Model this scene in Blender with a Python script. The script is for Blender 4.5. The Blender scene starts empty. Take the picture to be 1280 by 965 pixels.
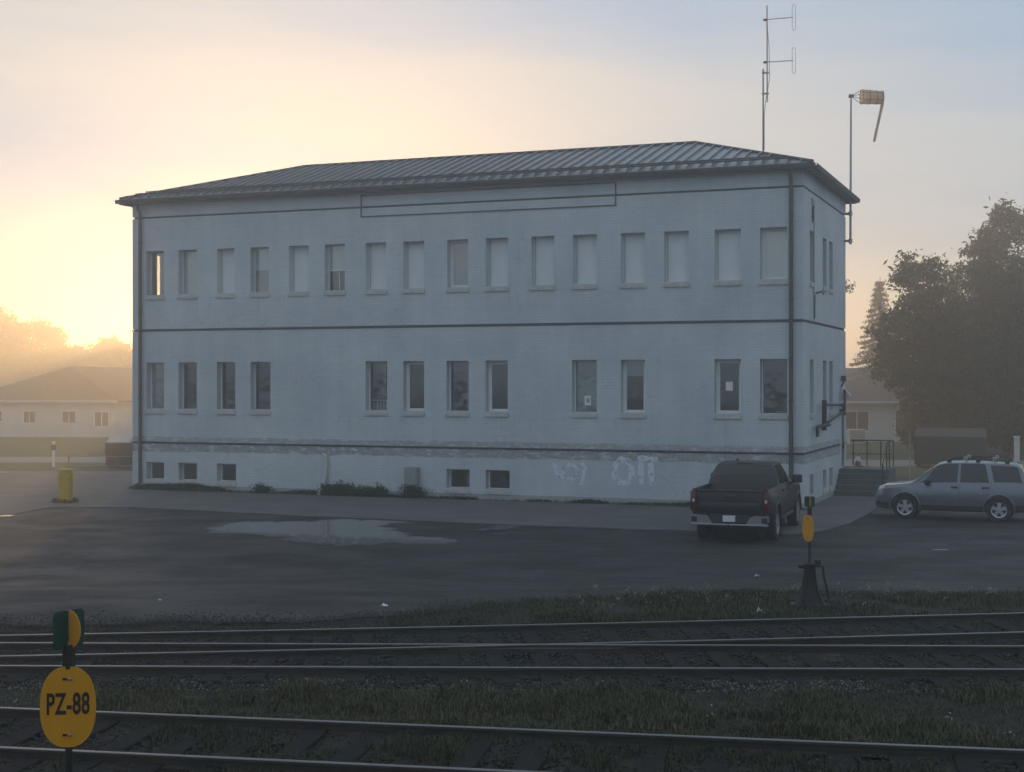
import bpy, bmesh, math, random
import numpy as np
from mathutils import Vector, Matrix

# ------------------------------------------------------------------ camera, sky, sun, exposure
S = bpy.context.scene
COL = S.collection
W_PX, H_PX, F_PX, HORIZON = 1280.0, 965.0, 1821.0, 478.0
CAM_Z = 4.0
cam_data = bpy.data.cameras.new('camera')
cam_data.sensor_width = 36.0
cam_data.lens = 36.0 * F_PX / W_PX
cam_data.shift_y = -(H_PX / 2 - HORIZON) / W_PX
cam_data.clip_end = 20000
cam = bpy.data.objects.new('camera', cam_data)
COL.objects.link(cam)
cam.location = (0, 0, CAM_Z)
cam.rotation_euler = (math.radians(90), 0, 0)
S.camera = cam

SUN_AZ = math.radians(-8.0)      # from +Y towards +X
SUN_EL = math.radians(3.6)
world = bpy.data.worlds.new('World')
S.world = world
world.use_nodes = True
wn = world.node_tree.nodes
wl = world.node_tree.links
sky = wn.new('ShaderNodeTexSky')
sky.sky_type = 'NISHITA'
sky.sun_disc = False
sky.sun_elevation = SUN_EL
sky.sun_rotation = SUN_AZ
sky.altitude = 200
sky.air_density = 1.0
sky.dust_density = 0.4
sky.ozone_density = 1.5
bg = wn['Background']
bg.inputs['Strength'].default_value = 0.14
# thin high cloud veil over the clear sky, drifting in soft banks
w_tc = wn.new('ShaderNodeTexCoord')
w_mp = wn.new('ShaderNodeMapping')
w_mp.inputs['Scale'].default_value = (1.0, 1.0, 2.6)
w_nz = wn.new('ShaderNodeTexNoise')
w_nz.inputs['Scale'].default_value = 2.4
w_nz.inputs['Detail'].default_value = 4
w_nz.inputs['Roughness'].default_value = 0.5
w_rp = wn.new('ShaderNodeMapRange')
w_rp.inputs['From Min'].default_value = 0.3
w_rp.inputs['From Max'].default_value = 0.7
w_rp.inputs['To Min'].default_value = 0.80
w_rp.inputs['To Max'].default_value = 0.93
w_mx = wn.new('ShaderNodeMix')
w_mx.data_type = 'RGBA'
wl.new(w_tc.outputs['Generated'], w_mp.inputs['Vector'])
wl.new(w_mp.outputs[0], w_nz.inputs['Vector'])
wl.new(w_nz.outputs['Fac'], w_rp.inputs['Value'])
# the veil thins out towards the horizon
w_sx = wn.new('ShaderNodeSeparateXYZ')
w_el = wn.new('ShaderNodeMapRange')
w_el.interpolation_type = 'SMOOTHSTEP'
w_el.inputs['From Min'].default_value = 0.0
w_el.inputs['From Max'].default_value = 0.22
w_el.inputs['To Min'].default_value = 0.86
w_el.inputs['To Max'].default_value = 1.24
w_ml = wn.new('ShaderNodeMath')
w_ml.operation = 'MULTIPLY'
wl.new(w_tc.outputs['Generated'], w_sx.inputs[0])
wl.new(w_sx.outputs['Z'], w_el.inputs['Value'])
wl.new(w_rp.outputs[0], w_ml.inputs[0])
wl.new(w_el.outputs[0], w_ml.inputs[1])
wl.new(w_ml.outputs[0], w_mx.inputs[0])
wl.new(sky.outputs[0], w_mx.inputs[6])
# the veil itself: cool high cloud with creamy banks
w_mp2 = wn.new('ShaderNodeMapping')
w_mp2.inputs['Scale'].default_value = (1.0, 1.0, 6.0)
w_mp2.inputs['Location'].default_value = (3.1, 0.4, 1.7)
w_n2 = wn.new('ShaderNodeTexNoise')
w_n2.inputs['Scale'].default_value = 1.6
w_n2.inputs['Detail'].default_value = 5
w_n2.inputs['Roughness'].default_value = 0.55
w_r2 = wn.new('ShaderNodeMapRange')
w_r2.inputs['From Min'].default_value = 0.40
w_r2.inputs['From Max'].default_value = 0.64
w_v = wn.new('ShaderNodeMix')
w_v.data_type = 'RGBA'
w_v.inputs[6].default_value = (2.4, 3.45, 4.7, 1)
w_v.inputs[7].default_value = (3.9, 4.25, 4.5, 1)
wl.new(w_tc.outputs['Generated'], w_mp2.inputs['Vector'])
wl.new(w_mp2.outputs[0], w_n2.inputs['Vector'])
wl.new(w_n2.outputs['Fac'], w_r2.inputs['Value'])
wl.new(w_r2.outputs[0], w_v.inputs[0])
wl.new(w_v.outputs[2], w_mx.inputs[7])
wl.new(w_mx.outputs[2], bg.inputs['Color'])

sun_data = bpy.data.lights.new('sun', 'SUN')
sun_data.energy = 2.2
sun_data.angle = math.radians(0.5)
sun_data.color = (1.0, 0.57, 0.20)
sun = bpy.data.objects.new('sun', sun_data)
COL.objects.link(sun)
sdir = Vector((math.sin(SUN_AZ) * math.cos(SUN_EL), math.cos(SUN_AZ) * math.cos(SUN_EL), math.sin(SUN_EL)))
sun.rotation_euler = sdir.to_track_quat('Z', 'Y').to_euler()
sun.location = sdir * 100

S.view_settings.view_transform = 'Standard'
S.view_settings.look = 'None'
S.view_settings.gamma = 1.0
S.view_settings.exposure = 0.0
S.render.engine = 'CYCLES'
S.cycles.max_bounces = 6
S.cycles.diffuse_bounces = 3
S.cycles.glossy_bounces = 3
S.cycles.transparent_max_bounces = 8
S.cycles.volume_bounces = 2
S.cycles.use_denoising = True
S.cycles.caustics_reflective = False
S.cycles.caustics_refractive = False

rng = np.random.default_rng(7)
random.seed(7)

# ------------------------------------------------------------------ projection helpers (measuring only)
def at(px, py, Y):
    return Vector(((px - 640) / F_PX * Y, Y, CAM_Z + (HORIZON - py) / F_PX * Y))

def on_z(px, py, z=0.0):
    Y = (CAM_Z - z) * F_PX / (py - HORIZON)
    return Vector(((px - 640) / F_PX * Y, Y, z))

def smooth(t):
    t = min(1.0, max(0.0, t))
    return t * t * (3 - 2 * t)

def hz(y):
    return 0.575 * smooth((31.0 - y) / 10.0)

# ------------------------------------------------------------------ materials
MATS = {}
def mat(name, col, rough=0.6, metal=0.0, var=0.0, scale=3.0, col2=None, bump=0.0, bscale=30.0, spec=0.5,
        coat=0.0, emit=None, detail=6.0, stretch=None, space='Object', bdist=0.01):
    if name in MATS:
        return MATS[name]
    m = bpy.data.materials.new(name)
    m.use_nodes = True
    n, l = m.node_tree.nodes, m.node_tree.links
    b = n['Principled BSDF']
    b.inputs['Base Color'].default_value = (*col, 1)
    b.inputs['Roughness'].default_value = rough
    b.inputs['Metallic'].default_value = metal
    b.inputs['Specular IOR Level'].default_value = spec
    b.inputs['Coat Weight'].default_value = coat
    tc = n.new('ShaderNodeTexCoord')
    src = tc.outputs[space]
    if stretch:
        mp = n.new('ShaderNodeMapping')
        mp.inputs['Scale'].default_value = stretch
        l.new(src, mp.inputs['Vector'])
        src = mp.outputs[0]
    if var > 0 or col2:
        nz = n.new('ShaderNodeTexNoise')
        nz.inputs['Scale'].default_value = scale
        nz.inputs['Detail'].default_value = detail
        nz.inputs['Roughness'].default_value = 0.65
        l.new(src, nz.inputs['Vector'])
        r = n.new('ShaderNodeValToRGB')
        r.color_ramp.elements[0].position = 0.3
        r.color_ramp.elements[1].position = 0.7
        a = col2 if col2 else tuple(c * (1 - var) for c in col)
        c = col if col2 else tuple(min(1, c * (1 + var)) for c in col)
        r.color_ramp.elements[0].color = (*a, 1)
        r.color_ramp.elements[1].color = (*c, 1)
        l.new(nz.outputs['Fac'], r.inputs[0])
        l.new(r.outputs[0], b.inputs['Base Color'])
    if bump > 0:
        nb = n.new('ShaderNodeTexNoise')
        nb.inputs['Scale'].default_value = bscale
        nb.inputs['Detail'].default_value = 4
        l.new(src, nb.inputs['Vector'])
        bp = n.new('ShaderNodeBump')
        bp.inputs['Strength'].default_value = bump
        bp.inputs['Distance'].default_value = bdist
        l.new(nb.outputs['Fac'], bp.inputs['Height'])
        l.new(bp.outputs[0], b.inputs['Normal'])
    if emit:
        b.inputs['Emission Color'].default_value = (*emit[0], 1)
        b.inputs['Emission Strength'].default_value = emit[1]
    MATS[name] = m
    return m

def glass_mat(name, tint=(0.93, 0.95, 0.95), rough=0.02, wave=0.0, base=0.13):
    if name in MATS:
        return MATS[name]
    m = bpy.data.materials.new(name)
    m.use_nodes = True
    n, l = m.node_tree.nodes, m.node_tree.links
    n.remove(n['Principled BSDF'])
    tr = n.new('ShaderNodeBsdfTransparent')
    tr.inputs[0].default_value = (*tint, 1)
    gl = n.new('ShaderNodeBsdfGlossy')
    gl.inputs['Roughness'].default_value = rough
    lw = n.new('ShaderNodeLayerWeight')
    lw.inputs['Blend'].default_value = 0.5
    pw = n.new('ShaderNodeMath'); pw.operation = 'POWER'; pw.inputs[1].default_value = 4.0
    l.new(lw.outputs['Facing'], pw.inputs[0])
    ma = n.new('ShaderNodeMath'); ma.operation = 'MULTIPLY_ADD'; ma.inputs[1].default_value = 0.85; ma.inputs[2].default_value = base
    l.new(pw.outputs[0], ma.inputs[0])
    mx = n.new('ShaderNodeMixShader')
    l.new(ma.outputs[0], mx.inputs[0])
    l.new(tr.outputs[0], mx.inputs[1])
    l.new(gl.outputs[0], mx.inputs[2])
    l.new(mx.outputs[0], n['Material Output'].inputs['Surface'])
    if wave:
        tc = n.new('ShaderNodeTexCoord')
        nz = n.new('ShaderNodeTexNoise')
        nz.inputs['Scale'].default_value = 1.3
        nz.inputs['Detail'].default_value = 2
        l.new(tc.outputs['Object'], nz.inputs['Vector'])
        bp = n.new('ShaderNodeBump')
        bp.inputs['Strength'].default_value = wave
        bp.inputs['Distance'].default_value = 0.05
        l.new(nz.outputs['Fac'], bp.inputs['Height'])
        l.new(bp.outputs[0], gl.inputs['Normal'])
    MATS[name] = m
    return m

# ------------------------------------------------------------------ mesh helpers
class MB:
    def __init__(s):
        s.v, s.f = [], []

    def add(s, verts, faces):
        o = len(s.v)
        s.v += [tuple(p) for p in verts]
        s.f += [tuple(i + o for i in f) for f in faces]
        return s

    def box(s, x0, x1, y0, y1, z0, z1):
        v = [(x0, y0, z0), (x1, y0, z0), (x1, y1, z0), (x0, y1, z0), (x0, y0, z1), (x1, y0, z1), (x1, y1, z1), (x0, y1, z1)]
        return s.add(v, [(3, 2, 1, 0), (4, 5, 6, 7), (0, 1, 5, 4), (1, 2, 6, 5), (2, 3, 7, 6), (3, 0, 4, 7)])

    def cbox(s, c, d):
        return s.box(c[0] - d[0] / 2, c[0] + d[0] / 2, c[1] - d[1] / 2, c[1] + d[1] / 2, c[2] - d[2] / 2, c[2] + d[2] / 2)

    def rbox(s, x0, x1, y0, y1, z0, z1, r=0.02):
        """box with chamfered edges"""
        bm = bmesh.new()
        vs = [bm.verts.new(p) for p in [(x0, y0, z0), (x1, y0, z0), (x1, y1, z0), (x0, y1, z0), (x0, y0, z1), (x1, y0, z1), (x1, y1, z1), (x0, y1, z1)]]
        for q in [(3, 2, 1, 0), (4, 5, 6, 7), (0, 1, 5, 4), (1, 2, 6, 5), (2, 3, 7, 6), (3, 0, 4, 7)]:
            bm.faces.new([vs[i] for i in q])
        bmesh.ops.bevel(bm, geom=list(bm.edges), offset=r, segments=2, affect='EDGES', profile=0.5)
        bm.verts.index_update()
        s.add([v.co for v in bm.verts], [[v.index for v in f.verts] for f in bm.faces])
        bm.free()
        return s

    def tube(s, pts, rad, n=8, cap=True):
        pts = [Vector(p) for p in pts]
        if not hasattr(rad, '__len__'):
            rad = [rad] * len(pts)
        o = len(s.v)
        up = None
        for i, p in enumerate(pts):
            d = (pts[min(i + 1, len(pts) - 1)] - pts[max(i - 1, 0)]).normalized()
            if up is None:
                up = Vector((0, 0, 1)) if abs(d.z) < 0.9 else Vector((1, 0, 0))
            a = d.cross(up)
            if a.length < 1e-4:
                a = d.orthogonal()
            a.normalize()
            b = a.cross(d).normalized()
            up = b
            for k in range(n):
                t = 2 * math.pi * k / n
                s.v.append(tuple(p + (a * math.cos(t) + b * math.sin(t)) * rad[i]))
        for i in range(len(pts) - 1):
            for k in range(n):
                k2 = (k + 1) % n
                s.f.append((o + i * n + k, o + i * n + k2, o + (i + 1) * n + k2, o + (i + 1) * n + k))
        if cap:
            s.f.append(tuple(o + k for k in range(n))[::-1])
            e = o + (len(pts) - 1) * n
            s.f.append(tuple(e + k for k in range(n)))
        return s

    def lathe(s, prof, n=16, axis='Z', c=(0, 0, 0)):
        o = len(s.v)
        for r, h in prof:
            for k in range(n):
                t = 2 * math.pi * k / n
                p = (r * math.cos(t), r * math.sin(t), h)
                if axis == 'Y':
                    p = (p[0], p[2], p[1])
                if axis == 'X':
                    p = (p[2], p[0], p[1])
                s.v.append((p[0] + c[0], p[1] + c[1], p[2] + c[2]))
        for i in range(len(prof) - 1):
            for k in range(n):
                k2 = (k + 1) % n
                s.f.append((o + i * n + k, o + i * n + k2, o + (i + 1) * n + k2, o + (i + 1) * n + k))
        s.f.append(tuple(o + k for k in range(n))[::-1])
        e = o + (len(prof) - 1) * n
        s.f.append(tuple(e + k for k in range(n)))
        return s

    def prism(s, poly, axis, a, b):
        """extrude 2d polygon; axis Y: poly is (x,z); axis Z: (x,y); axis X: (y,z)"""
        o = len(s.v)
        n = len(poly)
        for h in (a, b):
            for p in poly:
                s.v.append({'Y': (p[0], h, p[1]), 'Z': (p[0], p[1], h), 'X': (h, p[0], p[1])}[axis])
        s.f.append(tuple(o + i for i in range(n))[::-1])
        s.f.append(tuple(o + n + i for i in range(n)))
        for i in range(n):
            j = (i + 1) % n
            s.f.append((o + i, o + j, o + n + j, o + n + i))
        return s

    def build(s, name, m, parent=None, smooth_angle=None, fix=True):
        me = bpy.data.meshes.new(name)
        me.from_pydata(s.v, [], s.f)
        if fix:
            bm = bmesh.new()
            bm.from_mesh(me)
            bmesh.ops.recalc_face_normals(bm, faces=list(bm.faces))
            bm.to_mesh(me)
            bm.free()
        return link(name, me, m, parent, smooth_angle)

def link(name, me, m, parent=None, smooth_angle=None):
    if isinstance(m, str):
        m = MATS[m]
    if m is not None and len(me.materials) == 0:
        me.materials.append(m)
    if smooth_angle is not None:
        me.shade_smooth()
        me.set_sharp_from_angle(angle=math.radians(smooth_angle))
    o = bpy.data.objects.new(name, me)
    COL.objects.link(o)
    if parent is not None:
        o.parent = parent
    return o

def tag(o, label=None, cat=None, group=None, kind=None):
    if label: o['label'] = label
    if cat: o['category'] = cat
    if group: o['group'] = group
    if kind: o['kind'] = kind
    return o

def empty(name, loc, rz=0.0, label=None, cat=None, group=None):
    o = bpy.data.objects.new(name, None)
    o.empty_display_size = 0.2
    COL.objects.link(o)
    o.location = loc
    o.rotation_euler = (0, 0, rz)
    return tag(o, label, cat, group)

def copy_tree(o, parent=None):
    c = o.copy()
    COL.objects.link(c)
    c.parent = parent
    for ch in list(o.children):
        copy_tree(ch, c)
    return c

def fast_mesh(name, verts, faces_idx, nper):
    """numpy verts (N,3), faces (M,nper)"""
    me = bpy.data.meshes.new(name)
    me.vertices.add(len(verts))
    me.vertices.foreach_set('co', np.asarray(verts, dtype=np.float32).ravel())
    m = len(faces_idx)
    me.loops.add(m * nper)
    me.loops.foreach_set('vertex_index', np.asarray(faces_idx, dtype=np.int32).ravel())
    me.polygons.add(m)
    me.polygons.foreach_set('loop_start', np.arange(0, m * nper, nper, dtype=np.int32))
    me.polygons.foreach_set('loop_total', np.full(m, nper, dtype=np.int32))
    me.update(calc_edges=True)
    return me

def leaf_mesh(name, cen, size, r, flat=0.0, aspect=0.6):
    """one folded-free quad per centre, random orientation"""
    n = len(cen)
    a = r.normal(size=(n, 3))
    a[:, 2] *= (1 - flat)
    a /= np.linalg.norm(a, axis=1)[:, None]
    b = r.normal(size=(n, 3))
    b -= (b * a).sum(1)[:, None] * a
    b /= np.linalg.norm(b, axis=1)[:, None]
    s = (size * r.uniform(0.6, 1.3, n))[:, None]
    v = np.stack([cen - a * s, cen + b * s * aspect * 0.6 , cen + a * s, cen - b * s * aspect * 0.6], 1).reshape(-1, 3)
    f = np.arange(n * 4).reshape(n, 4)
    return fast_mesh(name, v, f, 4)

# ------------------------------------------------------------------ materials used by many things
def wall_paint():
    m = bpy.data.materials.new('painted_brick')
    m.use_nodes = True
    n, l = m.node_tree.nodes, m.node_tree.links
    b = n['Principled BSDF']
    b.inputs['Roughness'].default_value = 0.6
    tc = n.new('ShaderNodeTexCoord')
    sep = n.new('ShaderNodeSeparateXYZ')
    l.new(tc.outputs['Object'], sep.inputs[0])
    def math_(op, a, bb=None, c=None):
        k = n.new('ShaderNodeMath')
        k.operation = op
        for i, x in enumerate((a, bb, c)):
            if x is None: continue
            if isinstance(x, (int, float)): k.inputs[i].default_value = x
            else: l.new(x, k.inputs[i])
        return k.outputs[0]
    def noise(scale, vec=None, detail=6, rough=0.6):
        k = n.new('ShaderNodeTexNoise')
        k.inputs['Scale'].default_value = scale
        k.inputs['Detail'].default_value = detail
        k.inputs['Roughness'].default_value = rough
        l.new(vec if vec else tc.outputs['Object'], k.inputs['Vector'])
        return k.outputs['Fac']
    def ramp(f, p0, p1, c0=(0, 0, 0), c1=(1, 1, 1)):
        k = n.new('ShaderNodeValToRGB')
        k.color_ramp.elements[0].position = p0
        k.color_ramp.elements[1].position = p1
        k.color_ramp.elements[0].color = (*c0, 1)
        k.color_ramp.elements[1].color = (*c1, 1)
        l.new(f, k.inputs[0])
        return k.outputs[0]
    def mix(f, a, c, mode='MIX'):
        k = n.new('ShaderNodeMix')
        k.data_type = 'RGBA'
        k.blend_type = mode
        if isinstance(f, float): k.inputs[0].default_value = f
        else: l.new(f, k.inputs[0])
        for i, x in ((6, a), (7, c)):
            if isinstance(x, tuple): k.inputs[i].default_value = (*x, 1)
            else: l.new(x, k.inputs[i])
        return k.outputs[2]
    u = math_('ADD', sep.outputs[0], sep.outputs[1])
    comb = n.new('ShaderNodeCombineXYZ')
    l.new(u, comb.inputs[0]); l.new(sep.outputs[2], comb.inputs[1])
    br = n.new('ShaderNodeTexBrick')
    l.new(comb.outputs[0], br.inputs['Vector'])
    br.inputs['Scale'].default_value = 1.0
    br.inputs['Brick Width'].default_value = 0.30
    br.inputs['Row Height'].default_value = 0.10
    br.inputs['Mortar Size'].default_value = 0.009
    br.inputs['Mortar Smooth'].default_value = 0.4
    br.inputs['Color1'].default_value = (0.66, 0.69, 0.71, 1)
    br.inputs['Color2'].default_value = (0.62, 0.65, 0.67, 1)
    br.inputs['Mortar'].default_value = (0.55, 0.58, 0.60, 1)
    # broad patchiness and vertical run marks
    mp = n.new('ShaderNodeMapping'); mp.inputs['Scale'].default_value = (2.2, 2.2, 0.22)
    l.new(tc.outputs['Object'], mp.inputs['Vector'])
    runs = ramp(noise(1.0, mp.outputs[0], 5), 0.38, 0.68, (0.92, 0.92, 0.92), (1, 1, 1))
    patch = ramp(noise(0.35, None, 4), 0.35, 0.7, (0.80, 0.82, 0.84), (1.0, 1.0, 0.99))
    c = mix(1.0, br.outputs['Color'], runs, 'MULTIPLY')
    c = mix(1.0, c, patch, 'MULTIPLY')
    # old peeling band above the basement
    zj = math_('ADD', sep.outputs[2], math_('MULTIPLY', math_('SUBTRACT', noise(1.7), 0.5), 0.16))
    band = math_('MULTIPLY', math_('GREATER_THAN', zj, 1.44), math_('LESS_THAN', zj, 1.98))
    mp2 = n.new('ShaderNodeMapping'); mp2.inputs['Scale'].default_value = (1.6, 1.6, 5.0)
    l.new(tc.outputs['Object'], mp2.inputs['Vector'])
    peel = ramp(noise(1.5, mp2.outputs[0], 8, 0.7), 0.51, 0.59, (1, 1, 1), (0, 0, 0))
    lower = math_('LESS_THAN', zj, 1.80)
    peelm = math_('MULTIPLY', band, math_('MAXIMUM', math_('MULTIPLY', peel, 0.75), math_('MULTIPLY', lower, math_('MULTIPLY', peel, 1.0))))
    bare = ramp(noise(9.0, None, 5), 0.35, 0.65, (0.24, 0.235, 0.235), (0.40, 0.39, 0.39))
    c = mix(peelm, c, bare)
    # hairline cracks and small lost flakes higher up
    flake = ramp(noise(3.3, None, 9, 0.75), 0.63, 0.68)
    flake2 = ramp(noise(0.5, None, 2), 0.47, 0.60)
    fm = math_('MULTIPLY', flake, flake2)
    c = mix(math_('MULTIPLY', fm, 0.8), c, (0.33, 0.34, 0.35))
    vo = n.new('ShaderNodeTexVoronoi'); vo.feature = 'DISTANCE_TO_EDGE'; vo.inputs['Scale'].default_value = 0.75
    mpn = n.new('ShaderNodeVectorMath'); mpn.operation = 'MULTIPLY_ADD'
    nzc = n.new('ShaderNodeTexNoise'); nzc.inputs['Scale'].default_value = 2.5; nzc.inputs['Detail'].default_value = 6
    l.new(tc.outputs['Object'], nzc.inputs['Vector'])
    l.new(nzc.outputs['Color'], mpn.inputs[0]); mpn.inputs[1].default_value = (0.7, 0.7, 0.7); l.new(tc.outputs['Object'], mpn.inputs[2])
    l.new(mpn.outputs[0], vo.inputs['Vector'])
    crack = ramp(vo.outputs['Distance'], 0.004, 0.012, (1, 1, 1), (0, 0, 0))
    crackm = math_('MULTIPLY', crack, math_('MULTIPLY', ramp(noise(0.42, None, 2), 0.52, 0.60), 0.40))
    c = mix(crackm, c, (0.30, 0.31, 0.33))
    # dirt washed down from the sill rows
    mp3 = n.new('ShaderNodeMapping'); mp3.inputs['Scale'].default_value = (5.0, 5.0, 0.35)
    l.new(tc.outputs['Object'], mp3.inputs['Vector'])
    run = ramp(noise(1.0, mp3.outputs[0], 6, 0.7), 0.54, 0.74)
    for zs in (7.08, 2.84):
        k1 = n.new('ShaderNodeMapRange'); k1.inputs['From Min'].default_value = zs - 0.95; k1.inputs['From Max'].default_value = zs
        l.new(sep.outputs[2], k1.inputs['Value'])
        wgt = math_('MULTIPLY', k1.outputs[0], math_('LESS_THAN', sep.outputs[2], zs))
        c = mix(math_('MULTIPLY', math_('MULTIPLY', wgt, run), 0.42), c, (0.27, 0.25, 0.23))
    # grey unpainted concrete foot of the wall
    foot = math_('LESS_THAN', math_('ADD', sep.outputs[2], math_('MULTIPLY', noise(3.0), 0.05)), 0.24)
    c = mix(math_('MULTIPLY', foot, 0.85), c, bare)
    l.new(c, b.inputs['Base Color'])
    h = math_('ADD', math_('MULTIPLY', br.outputs['Fac'], -1.0), math_('MULTIPLY', noise(22.0, None, 3), 0.5))
    h = math_('SUBTRACT', h, math_('MULTIPLY', peelm, 0.5))
    bp = n.new('ShaderNodeBump'); bp.inputs['Strength'].default_value = 0.35; bp.inputs['Distance'].default_value = 0.006
    l.new(h, bp.inputs['Height']); l.new(bp.outputs[0], b.inputs['Normal'])
    MATS['painted_brick'] = m
    return m
wall_paint()

def asphalt_mat():
    m = bpy.data.materials.new('asphalt')
    m.use_nodes = True
    n, l = m.node_tree.nodes, m.node_tree.links
    b = n['Principled BSDF']
    tc = n.new('ShaderNodeTexCoord')
    def noise(s, d=6, st=None):
        src = tc.outputs['Object']
        if st:
            mp = n.new('ShaderNodeMapping'); mp.inputs['Scale'].default_value = st
            l.new(src, mp.inputs['Vector']); src = mp.outputs[0]
        k = n.new('ShaderNodeTexNoise'); k.inputs['Scale'].default_value = s; k.inputs['Detail'].default_value = d
        k.inputs['Roughness'].default_value = 0.65
        l.new(src, k.inputs['Vector']); return k.outputs['Fac']
    def ramp(f, p0, p1, c0, c1):
        k = n.new('ShaderNodeValToRGB'); k.color_ramp.elements[0].position = p0; k.color_ramp.elements[1].position = p1
        k.color_ramp.elements[0].color = (*c0, 1); k.color_ramp.elements[1].color = (*c1, 1)
        l.new(f, k.inputs[0]); return k.outputs[0]
    def mix(f, a, c, mode='MIX'):
        k = n.new('ShaderNodeMix'); k.data_type = 'RGBA'; k.blend_type = mode
        if isinstance(f, float): k.inputs[0].default_value = f
        else: l.new(f, k.inputs[0])
        l.new(a, k.inputs[6]); l.new(c, k.inputs[7]); return k.outputs[2]
    base = ramp(noise(0.25, 7, (1, 1.3, 1)), 0.3, 0.7, (0.023, 0.023, 0.024), (0.048, 0.046, 0.046))
    fine = ramp(noise(14.0, 4), 0.3, 0.75, (0.65, 0.65, 0.65), (1.4, 1.38, 1.35))
    grit = ramp(noise(60.0, 3), 0.35, 0.8, (0.7, 0.7, 0.7), (1.4, 1.4, 1.4))
    tyre = ramp(noise(0.5, 6, (0.7, 1.3, 1)), 0.42, 0.66, (1.05, 1.05, 1.05), (0.80, 0.80, 0.82))
    c = mix(1.0, mix(1.0, mix(1.0, base, fine, 'MULTIPLY'), grit, 'MULTIPLY'), tyre, 'MULTIPLY')
    vo = n.new('ShaderNodeTexVoronoi'); vo.feature = 'DISTANCE_TO_EDGE'; vo.inputs['Scale'].default_value = 0.28
    wp = n.new('ShaderNodeVectorMath'); wp.operation = 'MULTIPLY_ADD'; wp.inputs[1].default_value = (1.6, 1.6, 0)
    nc = n.new('ShaderNodeTexNoise'); nc.inputs['Scale'].default_value = 0.9; nc.inputs['Detail'].default_value = 7
    l.new(tc.outputs['Object'], nc.inputs['Vector']); l.new(nc.outputs['Color'], wp.inputs[0]); l.new(tc.outputs['Object'], wp.inputs[2])
    l.new(wp.outputs[0], vo.inputs['Vector'])
    crack = ramp(vo.outputs['Distance'], 0.004, 0.012, (0.45, 0.45, 0.45), (1, 1, 1))
    c = mix(1.0, c, crack, 'MULTIPLY')
    patch = ramp(noise(0.12, 2), 0.56, 0.575, (1, 1, 1), (0.72, 0.72, 0.74))
    c = mix(1.0, c, patch, 'MULTIPLY')
    l.new(c, b.inputs['Base Color'])
    wet = ramp(noise(0.45, 8, (1, 1.2, 1)), 0.42, 0.66, (0.60, 0.60, 0.60), (0.92, 0.92, 0.92))
    l.new(wet, b.inputs['Roughness'])
    b.inputs['Specular IOR Level'].default_value = 0.2
    bp = n.new('ShaderNodeBump'); bp.inputs['Strength'].default_value = 0.6; bp.inputs['Distance'].default_value = 0.01
    l.new(noise(45.0, 4), bp.inputs['Height']); l.new(bp.outputs[0], b.inputs['Normal'])
    MATS['asphalt'] = m
asphalt_mat()

mat('soil', (0.046, 0.042, 0.032), 1.0, col2=(0.022, 0.022, 0.017), scale=2.2, bump=1.0, bscale=18, bdist=0.04, spec=0.2)
mat('field', (0.070, 0.085, 0.035), 0.95, col2=(0.045, 0.058, 0.025), scale=0.5, bump=0.6, bscale=6, bdist=0.05, spec=0.2)
mat('concrete', (0.14, 0.135, 0.13), 0.85, col2=(0.080, 0.078, 0.077), scale=0.6, bump=0.3, bscale=25, spec=0.3)
mat('old_concrete', (0.15, 0.145, 0.14), 0.85, col2=(0.085, 0.083, 0.08), scale=1.7, bump=0.4, bscale=18)
mat('gravel', (0.24, 0.23, 0.21), 0.95, col2=(0.15, 0.145, 0.135), scale=2.0, bump=0.6, bscale=40)
mat('roof_steel', (0.22, 0.22, 0.23), 0.33, metal=0.6, var=0.10, scale=0.7, spec=0.5)
mat('trim_brown', (0.032, 0.027, 0.025), 0.55, var=0.2, scale=4)
mat('downpipe_brown', (0.055, 0.042, 0.036), 0.5, var=0.2, scale=3)
mat('groove_dark', (0.085, 0.080, 0.080), 0.8, var=0.3, scale=2)
mat('soffit', (0.10, 0.095, 0.09), 0.7, var=0.1, scale=3)
mat('white_frame', (0.78, 0.79, 0.78), 0.4, var=0.05, scale=4)
mat('grey_frame', (0.42, 0.43, 0.44), 0.5, var=0.08, scale=4)
mat('sill_stone', (0.50, 0.49, 0.47), 0.7, var=0.18, scale=5)
mat('blind', (0.76, 0.78, 0.78), 0.7, var=0.06, scale=1.5)
mat('blind_grey', (0.42, 0.43, 0.42), 0.7, var=0.08, scale=2)
mat('paper', (0.85, 0.85, 0.82), 0.8, var=0.03)
mat('interior', (0.30, 0.29, 0.27), 0.9, var=0.1)
mat('sign_outline', (0.09, 0.085, 0.085), 0.6, var=0.2)
mat('black_iron', (0.03, 0.028, 0.027), 0.55, metal=0.3, var=0.3, scale=6)
mat('galvanised', (0.30, 0.31, 0.32), 0.45, metal=0.7, var=0.15, scale=5)
mat('aluminium', (0.55, 0.56, 0.57), 0.35, metal=0.9)
glass_mat('old_glass', wave=0.35)
glass_mat('new_glass', wave=0.08)

# ------------------------------------------------------------------ terrain
def sheet(name, xs, ys, zf, m, kind='structure'):
    X, Y = np.meshgrid(xs, ys)
    Z = zf(X, Y)
    v = np.stack([X, Y, Z], -1).reshape(-1, 3)
    nx, ny = len(xs), len(ys)
    i = np.arange(ny - 1)[:, None] * nx + np.arange(nx - 1)[None, :]
    f = np.stack([i, i + 1, i + 1 + nx, i + nx], -1).reshape(-1, 4)
    me = fast_mesh(name, v, f, 4)
    me.shade_smooth()
    return tag(link(name, me, m), kind=kind)

def hz_np(Y):
    t = np.clip((31.0 - Y) / 10.0, 0, 1)
    return 0.575 * t * t * (3 - 2 * t)

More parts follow.
